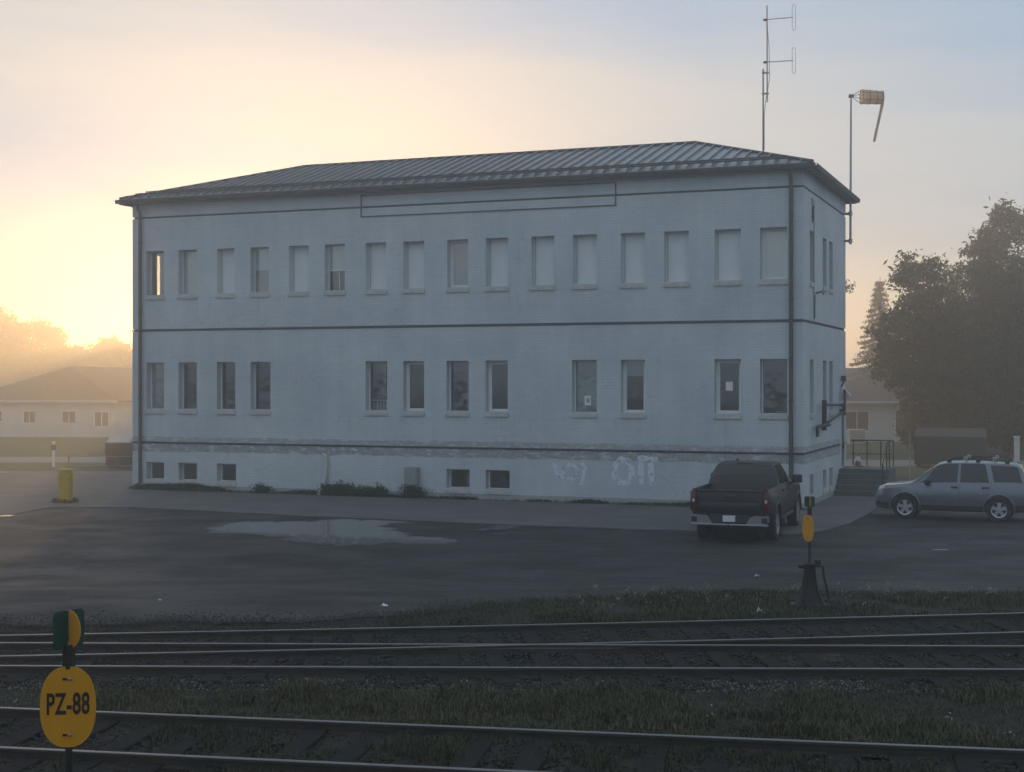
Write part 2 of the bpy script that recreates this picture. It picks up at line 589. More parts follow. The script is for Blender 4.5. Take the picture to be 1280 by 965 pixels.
def bumps(X, Y):
    w = np.clip((22.0 - Y) / 2.0, 0, 1) * (np.abs(X) < 60)
    return w * (0.022 * np.sin(X * 1.7 + Y * 0.9) * np.sin(Y * 2.1 - X * 0.6) + 0.015 * np.sin(X * 4.1 + 1.3) * np.sin(Y * 3.7) - 0.03)

xs = np.concatenate([[-1400, -700, -300, -120, -60], np.arange(-24, 24.1, 0.4), [60, 120, 300, 700, 1400]])
ys = np.concatenate([[-1400, -500, -100, -30, -10, 0], np.arange(4, 32.1, 0.4), [34, 40, 50, 62, 80, 100, 140, 200, 400, 800, 1400]])
ground = sheet('ground', xs, ys, lambda X, Y: hz_np(Y) + bumps(X, Y) - 0.012, 'soil')

# asphalt lot: near edge ragged, far edge under the concrete
edge_px = [(-500, 790), (0, 782), (250, 778), (420, 776), (520, 768), (600, 757), (760, 748), (950, 740), (1150, 744), (1280, 746), (1700, 748)]
edge_xy = []
for px, py in edge_px:
    z = 0.25
    for _ in range(8):
        p = on_z(px, py, z); z = hz(p.y)
    edge_xy.append((p.x, p.y))
ex = np.array([e[0] for e in edge_xy]); ey = np.array([e[1] for e in edge_xy])
def near_edge(x):
    return np.interp(x, ex, ey) + 0.10 * np.sin(x * 2.3) + 0.07 * np.sin(x * 5.1 + 1) + 0.05 * np.sin(x * 11.0)
axs = np.concatenate([[-60, -40], np.arange(-24, 24.1, 0.25), [40, 70]])
lot_lines = np.concatenate([np.arange(4, 32.1, 0.4), [34, 40, 50, 58, 62]])
v, f = [], []
nl = len(lot_lines)
for xx in axs:
    e = near_edge(xx)
    for yy in lot_lines:
        y2 = max(yy, e)
        v.append((xx, y2, float(hz_np(np.array(y2))) + 0.004))
for i in range(len(axs) - 1):
    for j in range(nl - 1):
        a, b_ = i * nl + j, (i + 1) * nl + j
        if abs(v[a][1] - v[a + 1][1]) < 1e-6 and abs(v[b_][1] - v[b_ + 1][1]) < 1e-6:
            continue
        f.append((a, b_, b_ + 1, a + 1))
mb = MB(); mb.add(v, f)
tag(mb.build('parking_lot', 'asphalt', fix=False), kind='structure')
# far grass fields, verges and the back street
def flat_poly(name, pts, z, m, kind='structure'):
    b_ = MB()
    b_.v = [(p[0], p[1], z) for p in pts]
    b_.f = [tuple(range(len(pts)))]
    return tag(b_.build(name, m, fix=True), kind=kind)
flat_poly('grass_field', [(-300, 60.5), (300, 60.5), (300, 420), (-300, 420)], 0.006, 'field')
flat_poly('back_street', [(-300, 78), (-10, 78), (60, 71), (300, 71), (300, 64.0), (60, 64.0), (-10, 72.5), (-300, 74)], 0.012, 'gravel')

# concrete apron: left yard, walk along the facade, round the right corner
apron_px = [(-420, 712), (-120, 668), (0, 646), (60, 634.5), (165, 634), (400, 646), (640, 656), (870, 664), (985, 668), (1030, 664), (1060, 655), (1085, 643), (1102, 628)]
ap = [on_z(px, py, 0.02) for px, py in apron_px]
ap2 = []
for i in range(len(ap) - 1):
    k = max(1, int((ap[i + 1] - ap[i]).length / 0.6))
    for j in range(k):
        p = ap[i].lerp(ap[i + 1], j / k)
        ap2.append((p.x, p.y + 0.05 * math.sin(p.x * 3.1) + 0.04 * math.sin(p.x * 7.7)))
ap2.append((ap[-1].x, ap[-1].y))
far_ap = [(14.6, 62.0), (4, 62.5), (-14, 64.8), (-30, 66.0), (-60, 68)]
b_ = MB(); b_.prism(ap2 + far_ap, 'Z', 0.006, 0.03)
tag(b_.build('concrete_pavement', 'concrete'), kind='structure')
# dark joints / old lifted edge where the walk meets the lot are left to the outline itself

# puddles: shallow water with a damp, broken margin
def puddle_mat():
    m = bpy.data.materials.new('puddle_water')
    m.use_nodes = True
    n, l = m.node_tree.nodes, m.node_tree.links
    b = n['Principled BSDF']
    b.inputs['Base Color'].default_value = (0.016, 0.015, 0.014, 1)
    b.inputs['Roughness'].default_value = 0.03
    at_ = n.new('ShaderNodeAttribute'); at_.attribute_name = 'depth'
    tc = n.new('ShaderNodeTexCoord')
    mp = n.new('ShaderNodeMapping'); mp.inputs['Scale'].default_value = (1.0, 1.0, 1.0)
    l.new(tc.outputs['Object'], mp.inputs['Vector'])
    nz = n.new('ShaderNodeTexNoise'); nz.inputs['Scale'].default_value = 1.1; nz.inputs['Detail'].default_value = 7; nz.inputs['Roughness'].default_value = 0.62
    l.new(mp.outputs[0], nz.inputs['Vector'])
    ma = n.new('ShaderNodeMath'); ma.operation = 'MULTIPLY_ADD'; ma.inputs[1].default_value = 3.6; l.new(nz.outputs['Fac'], ma.inputs[0])
    sb = n.new('ShaderNodeMath'); sb.operation = 'SUBTRACT'; sb.inputs[1].default_value = 1.85; l.new(at_.outputs['Fac'], sb.inputs[0])
    l.new(sb.outputs[0], ma.inputs[2])
    def mr(a, c, lo, hi):
        k = n.new('ShaderNodeMapRange'); k.interpolation_type = 'SMOOTHSTEP'
        k.inputs['From Min'].default_value = a; k.inputs['From Max'].default_value = c; k.inputs['To Min'].default_value = lo; k.inputs['To Max'].default_value = hi
        l.new(ma.outputs[0], k.inputs['Value']); return k.outputs[0]
    l.new(mr(0.10, 0.62, 0.34, 0.03), b.inputs['Roughness'])
    l.new(mr(-0.10, 0.55, 0.0, 0.95), b.inputs['Alpha'])
    MATS['puddle_water'] = m
puddle_mat()
def puddle(px_pts, name='puddle', z=0.010, grow=0.8, scale=0.85):
    P = np.array([on_z(px, py, z)[:2] for px, py in px_pts])
    lo, hi = P.min(0) - grow, P.max(0) + grow
    xs_, ys_ = np.arange(lo[0], hi[0] + 0.1, 0.14), np.arange(lo[1], hi[1] + 0.1, 0.14)
    X, Y = np.meshgrid(xs_, ys_); Q = np.stack([X.ravel(), Y.ravel()], 1)
    inside = np.zeros(len(Q), bool); dist = np.full(len(Q), 1e9)
    for a, c in zip(P, np.roll(P, -1, 0)):
        cr = ((a[1] > Q[:, 1]) != (c[1] > Q[:, 1])) & (Q[:, 0] < (c[0] - a[0]) * (Q[:, 1] - a[1]) / (c[1] - a[1] + 1e-12) + a[0])
        inside ^= cr
        t = np.clip(((Q - a) @ (c - a)) / ((c - a) @ (c - a) + 1e-12), 0, 1)
        dist = np.minimum(dist, np.linalg.norm(Q - (a + t[:, None] * (c - a)), axis=1))
    sd = np.where(inside, dist, -dist)
    v = np.column_stack([Q, np.full(len(Q), z)])
    nx = len(xs_); i = np.arange(len(ys_) - 1)[:, None] * nx + np.arange(nx - 1)[None]
    f = np.stack([i, i + 1, i + 1 + nx, i + nx], -1).reshape(-1, 4)
    f = f[(sd[f] > -grow).any(1)]
    me = fast_mesh(name, v, f, 4)
    at_ = me.attributes.new('depth', 'FLOAT', 'POINT')
    at_.data.foreach_set('value', (sd / scale).astype(np.float32))
    return tag(link(name, me, 'puddle_water'), kind='structure')
puddle([(243, 657), (300, 652), (370, 650), (430, 648.5), (500, 649), (545, 651), (505, 656), (500, 662), (530, 668), (575, 671), (585, 676), (560, 681), (500, 681), (440, 682), (380, 680), (345, 675), (300, 669), (250, 666)])
puddle([(590, 656), (625, 652.5), (655, 656), (650, 664), (620, 667), (600, 663)])
puddle([(-90, 588.5), (-10, 588.2), (25, 589.2), (20, 591), (-30, 592), (-90, 592.5)], z=0.034)
puddle([(33, 589.3), (57, 589), (52, 591), (36, 591.3)], z=0.034)
puddle([(-70, 645), (-10, 644), (22, 643), (12, 646), (-60, 649)], z=0.034)

# ------------------------------------------------------------------ main building
RC = Vector((9.1, 45.5, 0))
YAW = math.radians(-21.2)
BX = Vector((math.cos(YAW), math.sin(YAW), 0))       # along the facade, to the right
BY = Vector((-math.sin(YAW), math.cos(YAW), 0))      # into the building
BL, BD, BH = 25.0, 8.9, 10.72
LC = RC - BX * BL
bld = empty('office_building', LC, YAW, 'three-level white painted brick building with low hip metal roof', 'building')

def fx(px):
    """facade x of a pixel column"""
    r = (px - 640) / F_PX
    # LC + t BX = k (r, 1)
    den = BX.x - r * BX.y
    return (r * LC.y - LC.x) / den
def fY(px):
    t = fx(px)
    return (LC + BX * t).y
def fz(px, py):
    return CAM_Z + (HORIZON - py) / F_PX * fY(px)
def sy(px):
    """side-wall y of a pixel column (right wall)"""
    r = (px - 640) / F_PX
    return (r * RC.y - RC.x) / (BY.x - r * BY.y)

WIN2 = [(183, 205, 'see'), (223, 246, 'pale'), (271, 293, 'board'), (313, 336, 'half'), (361, 386, 'board'), (406, 431, 'ac'), (457, 483, 'board'), (504, 530, 'board'),
        (559, 585, 'framed_blind'), (607, 635, 'board'), (664, 693, 'board'), (716, 746, 'board'), (776, 806, 'board'), (830, 861, 'board'), (893, 926, 'board'), (950, 984, 'framed_white')]
WIN1 = [(183, 205, 'greyblind'), (223, 246, 'dark'), (271, 294, 'dark'), (313, 338, 'dark'), (457, 484, 'rail'), (504, 530, 'framed'), (558, 586, 'dark'), (607, 635, 'framed'),
        (715, 746, 'note'), (776, 806, 'framed_half'), (893, 926, 'framed_note'), (950, 984, 'dark')]
WIN0 = [(183, 205, 'small'), (223, 246, 'small'), (271, 295, 'small'), (558, 587, 'small'), (607, 637, 'small')]
ROWS = [(WIN2, 7.22, 8.88), (WIN1, 2.98, 4.74), (WIN0, 0.36, 1.04)]
openings = []
for row, z0, z1 in ROWS:
    for a, c, k in row:
        xa, xb = fx(a), fx(c)
        openings.append((xa, xb, z0, z1, k))

def wall_mesh(L, z0, z1, ops, thick=0.4):
    """wall in local u (0..L), outer face v=0, inner v=thick, with rectangular holes and reveals; returns verts (u,v,z), faces"""
    ops = [(o[0], o[1], max(o[2], z0), min(o[3], z1), o[2] < z0, o[3] > z1) for o in ops if o[3] > z0 and o[2] < z1]
    us = sorted(set([0, L] + [o[0] for o in ops] + [o[1] for o in ops]))
    zs = sorted(set([z0, z1] + [o[2] for o in ops] + [o[3] for o in ops]))
    V, F, idx = [], [], {}
    def vid(u, v, z):
        k = (round(u, 4), v, round(z, 4))
        if k not in idx:
            idx[k] = len(V); V.append((u, v, z))
        return idx[k]
    def hole(u, z):
        return any(o[0] < u < o[1] and o[2] < z < o[3] for o in ops)
    for i in range(len(us) - 1):
        for j in range(len(zs) - 1):
            if hole((us[i] + us[i + 1]) / 2, (zs[j] + zs[j + 1]) / 2):
                continue
            a = [(us[i], zs[j]), (us[i + 1], zs[j]), (us[i + 1], zs[j + 1]), (us[i], zs[j + 1])]
            F.append(tuple(vid(u, 0, z) for u, z in a))
            F.append(tuple(vid(u, thick, z) for u, z in a[::-1]))
    for (a, c, e, g, cut_lo, cut_hi) in ops:
        for (u0, q0), (u1, q1) in (((a, e), (a, g)), ((a, g), (c, g)), ((c, g), (c, e)), ((c, e), (a, e))):
            if (q0 == q1 == e and cut_lo) or (q0 == q1 == g and cut_hi):
                continue
            F.append((vid(u0, 0, q0), vid(u1, 0, q1), vid(u1, thick, q1), vid(u0, thick, q0)))
    for (u0, q0), (u1, q1) in (((0, z0), (0, z1)), ((0, z1), (L, z1)), ((L, z1), (L, z0)), ((L, z0), (0, z0))):
        F.append((vid(u0, 0, q0), vid(u1, 0, q1), vid(u1, thick, q1), vid(u0, thick, q0)))
    return V, F

# side openings (right wall), u measured from the front corner
side_ops = []
SIDE_X = [(1012.5, 1017), (1028.5, 1033), (1036.5, 1041)]
for z0, z1 in ((7.22, 8.88), (2.98, 4.74), (0.36, 1.04)):
    for a, c in SIDE_X:
        side_ops.append((sy(a), sy(c), z0, z1, 'dark' if z0 > 0.5 else 'small'))
DOOR = (sy(1050.5) - 0.05, sy(1055.3), 0.92, 3.25)
side_ops_all = side_ops + [(*DOOR, 'door')]
left_ops = [(1.0, 1.75, 7.22, 8.88, 'dark'), (5.0, 5.8, 7.22, 8.88, 'dark'), (1.9, 2.7, 2.98, 4.74, 'dark'), (5.0, 5.8, 2.98, 4.74, 'dark')]

ZONES = [(0.0, 1.73), (1.79, 5.89), (5.98, 10.10), (10.17, BH)]
for z0, z1 in ZONES:
    V, F = wall_mesh(BL, z0, z1, openings)
    b_ = MB(); b_.add([(u, v, z) for u, v, z in V], F)
    b_.build('front_wall', 'painted_brick', bld)
    V, F = wall_mesh(BD - 0.8, z0, z1, [(a - 0.4, c - 0.4, e, g) for a, c, e, g, *_ in side_ops_all])
    b_ = MB(); b_.add([(BL - v, u + 0.4, z) for u, v, z in V], F)
    b_.build('right_wall', 'painted_brick', bld)
    V, F = wall_mesh(BD - 0.8, z0, z1, [(a - 0.4, c - 0.4, e, g) for a, c, e, g, *_ in left_ops])
    b_ = MB(); b_.add([(v, u + 0.4, z) for u, v, z in V], F)
    b_.build('left_wall', 'painted_brick', bld)
    b_ = MB(); b_.box(0, BL, BD - 0.4, BD, z0, z1)
    b_.build('back_wall', 'painted_brick', bld)
for z0, z1 in ((1.73, 1.79), (5.89, 5.98), (10.10, 10.17)):
    d = 0.05
    b_ = MB()
    b_.box(d, BL - d, d, 0.38, z0, z1); b_.box(d, BL - d, BD - 0.38, BD - d, z0, z1)
    b_.box(d, 0.38, 0.38, BD - 0.38, z0, z1); b_.box(BL - 0.38, BL - d, 0.38, BD - 0.38, z0, z1)
    b_.build('belt_groove', 'groove_dark', bld)
# thin drip ledge over the lowest groove and over the middle one
b_ = MB(); b_.box(-0.03, BL + 0.03, -0.035, -0.002, 1.755, 1.80)
b_.build('drip_ledge', 'groove_dark', bld)
b_ = MB(); b_.box(-0.02, BL + 0.02, -0.022, -0.002, 5.90, 5.955)
b_.build('drip_ledge', 'groove_dark', bld)
b_ = MB(); b_.box(BL + 0.002, BL + 0.03, -0.0, BD, 1.755, 1.80)
b_.build('drip_ledge', 'groove_dark', bld)
# floors and inner walls
for z in (1.9, 6.1, 10.3):
    b_ = MB(); b_.box(0.41, BL - 0.41, 0.41, BD - 0.41, z, z + 0.25)
    b_.build('floor_slab', 'interior', bld)
b_ = MB(); b_.box(0.42, BL - 0.42, 4.4, 4.55, 0.05, 10.29)
b_.build('partition_wall', 'interior', bld)
for x in (3.2, 6.6, 10.2, 13.4, 16.9, 20.1):
    b_ = MB(); b_.box(x, x + 0.12, 0.42, 4.39, 0.06, 10.28)
    b_.build('partition_wall', 'interior', bld)

REC = 0.27
def window(x0, x1, z0, z1, kind, side=None):
    """window part in wall coords (u along wall, v inward); side maps to local xyz"""
    def box_part(name, u0, u1, v0, v1, q0, q1, m, parent):
        b_ = MB()
        if side is None: b_.box(u0, u1, v0, v1, q0, q1)
        elif side == 'R': b_.box(BL - v1, BL - v0, u0, u1, q0, q1)
        else: b_.box(v0, v1, u0, u1, q0, q1)
        return b_.build(name, m, parent)
    ft = 0.045 if kind in ('dark', 'see', 'rail', 'greyblind', 'pale', 'note', 'half', 'ac') else 0.085
    if kind == 'small': ft = 0.05
    if kind == 'board': ft = 0.03
    fm = 'white_frame'
    v0, v1 = REC, REC + 0.07
    b_ = MB()
    e = 0.002
    def ring(t, va, vb):
        for (a, c, p, q) in ((x0 + e, x1 - e, z0 + e, z0 + t), (x0 + e, x1 - e, z1 - t, z1 - e), (x0 + e, x0 + t, z0 + t, z1 - t), (x1 - t, x1 - e, z0 + t, z1 - t)):
            if side is None: b_.box(a, c, va, vb, p, q)
            elif side == 'R': b_.box(BL - vb, BL - va, a, c, p, q)
            else: b_.box(va, vb, a, c, p, q)
    ring(ft, v0, v1)
    w = b_.build('window', fm, bld)
    # sill
    if z0 > 0.1:
        box_part('sill', x0 - 0.03, x1 + 0.03, -0.05, -0.002, z0 - 0.14, z0 - 0.012, 'sill_stone', w)
        box_part('sill', x0 + 0.003, x1 - 0.003, 0.0, REC - 0.002, z0 + 0.002, z0 + 0.03, 'sill_stone', w)
    a, c, p, q = x0 + ft + e, x1 - ft - e, z0 + ft + e, z1 - ft - e
    if kind == 'board':
        box_part('panel', a, c, v0 + 0.015, v0 + 0.045, p, q, 'blind', w)
        box_part('panel_edge', a + 0.01, a + 0.035, v0 + 0.004, v0 + 0.014, p + 0.03, q - 0.02, 'grey_frame', w)
        return w
    gm = 'new_glass' if kind.startswith('framed') else 'old_glass'
    box_part('pane', a, c, v0 + 0.03, v0 + 0.036, p, q, gm, w)
    if kind.startswith('framed'):
        # inner sash bead, a second step inside the frame
        t = 0.035
        bb = MB()
        for (a2, c2, p2, q2) in ((a, c, p, p + t), (a, c, q - t, q), (a, a + t, p + t, q - t), (c - t, c, p + t, q - t)):
            bb.box(a2, c2, v0 + 0.012, v0 + 0.028, p2, q2)
        bb.build('sash', 'white_frame', w)
    h = q - p
    if kind in ('framed_white',):
        box_part('blind', a, c, v0 + 0.075, v0 + 0.08, p, q, 'blind', w)
    if kind == 'framed_blind':
        box_part('blind', a, c, v0 + 0.075, v0 + 0.08, p, q, 'blind_grey', w)
    if kind == 'half':
        box_part('blind', a, c, v0 + 0.045, v0 + 0.05, p + h * 0.5, q, 'blind', w)
        box_part('blind', a, c, v0 + 0.075, v0 + 0.08, p, p + h * 0.49, 'blind_grey', w)
    if kind == 'ac':
        box_part('blind', a, c, v0 + 0.045, v0 + 0.05, p + h * 0.46, q, 'blind', w)
        box_part('sash_bar', a, c, v0 - 0.005, v0 + 0.026, p + h * 0.44, p + h * 0.47, 'white_frame', w)
        box_part('sash_bar', a + (c - a) * 0.55, a + (c - a) * 0.60, v0 - 0.005, v0 + 0.026, p, p + h * 0.435, 'white_frame', w)
    if kind == 'greyblind':
        box_part('blind', a, c, v0 + 0.075, v0 + 0.08, p, q, 'blind_grey', w)
    if kind == 'pale':
        box_part('blind', a, c - 0.10, v0 + 0.075, v0 + 0.08, p, q, 'blind', w)
    if kind == 'framed_half':
        box_part('blind', a, c, v0 + 0.075, v0 + 0.08, p + h * 0.72, q, 'blind_grey', w)
    if kind == 'note':
        box_part('blind', a, c, v0 + 0.12, v0 + 0.125, p, q, 'blind_grey', w)
        box_part('notice', a + 0.38 * (c - a), a + 0.68 * (c - a), v0 + 0.020, v0 + 0.024, p + 0.13 * h, p + 0.32 * h, 'paper', w)
        box_part('notice_print', a + 0.47 * (c - a), a + 0.62 * (c - a), v0 + 0.016, v0 + 0.018, p + 0.18 * h, p + 0.27 * h, 'grey_frame', w)
    if kind == 'framed_note':
        box_part('notice', a + 0.32 * (c - a), a + 0.66 * (c - a), v0 + 0.020, v0 + 0.024, p + 0.42 * h, p + 0.60 * h, 'paper', w)
    if kind == 'rail':
        for k in range(4):
            u = a + (c - a) * (0.3 + 0.16 * k)
            box_part('baluster', u, u + 0.025, v0 + 0.10, v0 + 0.12, p, p + h * 0.2, 'white_frame', w)
        box_part('baluster_rail', a, c, v0 + 0.10, v0 + 0.12, p + h * 0.2, p + h * 0.22, 'white_frame', w)
    return w
for a, c, z0, z1, k in openings:
    window(a, c, z0, z1, k)
for a, c, z0, z1, k in side_ops:
    window(a, c, z0, z1, k, 'R')
for a, c, z0, z1, k in left_ops:
    window(a, c, z0, z1, k, 'L')
# side door with white surround
a, c, z0, z1 = DOOR
b_ = MB()
b_.box(BL - 0.02, BL + 0.05, a - 0.10, a - 0.002, z0, z1 + 0.1); b_.box(BL - 0.02 + 0.022, BL + 0.05, c + 0.002, c + 0.10, z0, z1 + 0.1)
b_.box(BL + 0.002, BL + 0.06, a, c, z1 + 0.002, z1 + 0.1)
dr = b_.build('door', 'white_frame', bld)
b_ = MB(); b_.box(BL - 0.12, BL - 0.07, a + 0.01, c - 0.01, z0 + 0.01, z1 - 0.01)
b_.build('door_leaf', 'trim_brown', dr)
b_ = MB(); b_.box(BL - 0.069, BL - 0.06, a + 0.2, c - 0.2, z0 + 1.2, z1 - 0.25)
b_.build('door_glass', 'black_iron', dr)

# roof
OV = 0.34
EZ, RZ = BH + 0.10, 12.42
RY = BD / 2
RX0, RX1 = 4.75, BL - 4.5
roof = empty('roof', (0, 0, 0)); roof.parent = bld
def front_top(x):
    """plan y where the front slope ends for a given x"""
    if x < RX0: return -OV + (x + OV) / (RX0 + OV) * (RY + OV)
    if x > RX1: return -OV + (BL + OV - x) / (BL + OV - RX1) * (RY + OV)
    return RY
def slope_z(y):
    return EZ + (y + OV) / (RY + OV) * (RZ - EZ)
npan = 64
step = (BL + 2 * OV) / npan
mid_mesh = None
for k in range(npan):
    x0, x1 = -OV + k * step, -OV + (k + 1) * step
    y0, y1 = front_top(x0), front_top(x1)
    full = y0 == RY and y1 == RY
    if full and mid_mesh is not None:
        o = link('panel', mid_mesh, None, roof); o.location.x = x0
        continue
    off = x0 if full else 0.0
    b_ = MB()
    X0, X1 = x0 - off + 0.0, x1 - off
    t = 0.03
    e0, e1 = max(y0, -OV + 0.02), max(y1, -OV + 0.02)
    p = [(X0, -OV, EZ), (X1, -OV, EZ), (X1, e1, slope_z(e1)), (X0, e0, slope_z(e0))]
    b_.add(p + [(q[0], q[1], q[2] - t) for q in p], [(0, 1, 2, 3), (7, 6, 5, 4), (0, 4, 5, 1), (1, 5, 6, 2), (2, 6, 7, 3), (3, 7, 4, 0)])
    rh, rw = 0.075, 0.045      # standing seam along the left edge
    ee = max(e0 - 0.03, -OV + 0.015)
    p = [(X0 + 0.002, -OV - 0.01, EZ + 0.002), (X0 + rw, -OV - 0.01, EZ + 0.002), (X0 + rw, ee, slope_z(ee) + 0.002), (X0 + 0.002, ee, slope_z(ee) + 0.002)]
    b_.add(p + [(q[0], q[1], q[2] + rh) for q in p], [(3, 2, 1, 0), (4, 5, 6, 7), (0, 1, 5, 4), (1, 2, 6, 5), (2, 3, 7, 6), (3, 0, 4, 7)])
    o = b_.build('panel', 'roof_steel', roof)
    if full:
        o.location.x = x0
        mid_mesh = o.data
# other three slopes (turned away) with their own seams
b_ = MB()
b_.add([(BL + OV, -OV, EZ), (BL + OV, BD + OV, EZ), (RX1, RY, RZ)], [(0, 1, 2)])
b_.add([(-OV, -OV, EZ), (-OV, BD + OV, EZ), (RX0, RY, RZ)], [(0, 2, 1)])
b_.add([(-OV, BD + OV, EZ), (BL + OV, BD + OV, EZ), (RX1, RY, RZ), (RX0, RY, RZ)], [(0, 3, 2, 1)])
b_.build('rear_slope', 'roof_steel', roof)
b_ = MB()
b_.tube([(RX0, RY, RZ + 0.02), (RX1, RY, RZ + 0.02)], 0.07, 6)
b_.build('ridge_cap', 'trim_brown', roof)
for x, ex_ in ((RX0, -OV), (RX1, BL + OV)):
    for yy in (-OV, BD + OV):
        b_ = MB(); b_.tube([(x, RY, RZ + 0.02), (ex_, yy, EZ + 0.03)], 0.06, 6)
        b_.build('hip_cap', 'trim_brown', roof)
b_ = MB()
b_.box(-OV + 0.01, BL + OV - 0.01, -OV + 0.03, BD + OV - 0.03, BH + 0.003, BH + 0.03)
b_.build('soffit', 'soffit', roof)
b_ = MB()   # fascia boards
z0, z1 = BH - 0.10, EZ - 0.035
b_.box(-OV - 0.01, BL + OV + 0.01, -OV - 0.012, -OV + 0.025, z0, z1); b_.box(-OV - 0.01, BL + OV + 0.01, BD + OV - 0.025, BD + OV + 0.012, z0, z1)
b_.box(-OV - 0.012, -OV + 0.025, -OV + 0.03, BD + OV - 0.03, z0, z1); b_.box(BL + OV - 0.025, BL + OV + 0.012, -OV + 0.03, BD + OV - 0.03, z0, z1)
b_.build('fascia', 'trim_brown', roof)
def gutter(pts_a, pts_b, nrm):
    g = MB()
    prof = [(0, 0.02), (0.0, -0.12), (0.10, -0.12), (0.13, -0.03), (0.13, 0.02), (0.115, 0.02), (0.115, -0.03), (0.09, -0.105), (0.012, -0.105), (0.012, 0.02)]
    a_, c_ = Vector(pts_a), Vector(pts_b)
    nn = Vector(nrm)
    vs = [a_ + nn * p[0] + Vector((0, 0, p[1])) for p in prof] + [c_ + nn * p[0] + Vector((0, 0, p[1])) for p in prof]
    k = len(prof)
    g.add(vs, [(i, (i + 1) % k, k + (i + 1) % k, k + i) for i in range(k)] + [tuple(range(k)), tuple(range(2 * k - 1, k - 1, -1))])
    return g.build('gutter', 'trim_brown', roof)
gutter((-OV - 0.1, -OV - 0.016, EZ - 0.05), (BL + OV + 0.1, -OV - 0.016, EZ - 0.05), (0, -1, 0))
gutter((BL + OV + 0.016, -OV, EZ - 0.05), (BL + OV + 0.016, BD + OV, EZ - 0.05), (1, 0, 0))
# snow guards: two rails on clamps
for yy in (-OV + 0.22, -OV + 0.55):
    b_ = MB()
    zz = slope_z(yy) + 0.13
    xa, xb = -OV + yy + OV + 0.35, BL + OV - (yy + OV) - 0.35
    b_.tube([(xa, yy, zz), (xb, yy, zz)], 0.028, 6)
    x = -OV + step * 2 + 0.022
    while x < xb:
        b_.box(x - 0.02, x + 0.02, yy - 0.03, yy + 0.03, zz - 0.06, zz + 0.03)
        x += step
    b_.build('snow_guard', 'trim_brown', roof)

# downpipes on the facade
def downpipe(px, foot_z, name='downpipe'):
    x = fx(px)
    b_ = MB()
    r = 0.065
    b_.tube([(x, -OV + 0.05, BH - 0.02), (x, -OV + 0.05, BH - 0.12), (x, -0.12, BH - 0.42), (x, -0.10, BH - 0.6), (x, -0.10, foot_z + 0.12), (x - 0.02, -0.16, foot_z + 0.03), (x - 0.04, -0.30, foot_z)], r, 10)
    o = b_.build(name, 'downpipe_brown', bld, 40)
    for z in (1.1, 3.4, 6.6, 9.2):
        c = MB(); c.lathe([(r + 0.012, z - 0.03), (r + 0.012, z + 0.03)], 12, 'Z', (x, -0.10, 0))
        c.box(x - 0.02, x + 0.02, -0.09, -0.002, z - 0.02, z + 0.02)
        c.build('pipe_clamp', 'downpipe_brown', o)
    return o
downpipe(177, 0.18)
downpipe(989.5, 0.18)

# outline of a removed sign
x0, x1 = fx(451), fx(770.5)
z0, z1 = 9.78, 10.57
b_ = MB(); t = 0.045
b_.box(x0, x1, -0.03, -0.003, z0, z0 + t); b_.box(x0, x1, -0.03, -0.003, z1 - t, z1)
b_.box(x0, x0 + t, -0.03, -0.003, z0 + t, z1 - t); b_.box(x1 - t, x1, -0.03, -0.003, z0 + t, z1 - t)
b_.build('sign_outline', 'sign_outline', bld)

# faint painted-over graffiti
sp_ = mat('pale_spray', (0.70, 0.72, 0.80), 0.6, var=0.05, scale=5)
_n, _l = sp_.node_tree.nodes, sp_.node_tree.links
_t = _n.new('ShaderNodeTexNoise'); _t.inputs['Scale'].default_value = 6.0; _t.inputs['Detail'].default_value = 5
_m = _n.new('ShaderNodeMapRange'); _m.inputs['From Min'].default_value = 0.22; _m.inputs['From Max'].default_value = 0.50; _m.inputs['To Max'].default_value = 1.0
_c = _n.new('ShaderNodeTexCoord'); _l.new(_c.outputs['Object'], _t.inputs['Vector']); _l.new(_t.outputs['Fac'], _m.inputs['Value']); _l.new(_m.outputs[0], _n['Principled BSDF'].inputs['Alpha'])
def stroke(pts, w, name='graffiti_stroke'):
    b_ = MB()
    n = len(pts)
    vs = []
    for i, (px, py) in enumerate(pts):
        p = Vector((fx(px), fz(px, py)))
        a_ = Vector((fx(pts[max(0, i - 1)][0]), fz(*pts[max(0, i - 1)])))
        c_ = Vector((fx(pts[min(n - 1, i + 1)][0]), fz(*pts[min(n - 1, i + 1)])))
        d = (c_ - a_).normalized()
        q = Vector((-d.y, d.x)) * w * 0.72 * (0.85 + 0.3 * math.sin(i * 2.1))
        vs += [(p.x + q.x, -0.004, p.y + q.y), (p.x - q.x, -0.004, p.y - q.y)]
    b_.add(vs, [(2 * i, 2 * i + 1, 2 * i + 3, 2 * i + 2) for i in range(n - 1)])
    return b_.build(name, 'pale_spray', bld)
def ell(cx, cy, rx, ry, a0=0, a1=360, n=22):
    return [(cx + rx * math.cos(math.radians(a0 + (a1 - a0) * i / n)), cy + ry * math.sin(math.radians(a0 + (a1 - a0) * i / n))) for i in range(n + 1)]
stroke(ell(779, 589, 11, 15), 0.15)
stroke([(797, 574), (803, 573), (811, 573), (822, 574)], 0.14)
stroke([(801, 575), (801, 590), (802, 606)], 0.14)
stroke([(813, 576), (814, 590), (815, 606)], 0.14)
stroke([(692, 579), (697, 590), (703, 598), (709, 602)], 0.13)
stroke(ell(713, 590, 9, 9, -200, 120), 0.10)
stroke([(727, 579), (731, 586), (729, 596), (726, 606)], 0.11)

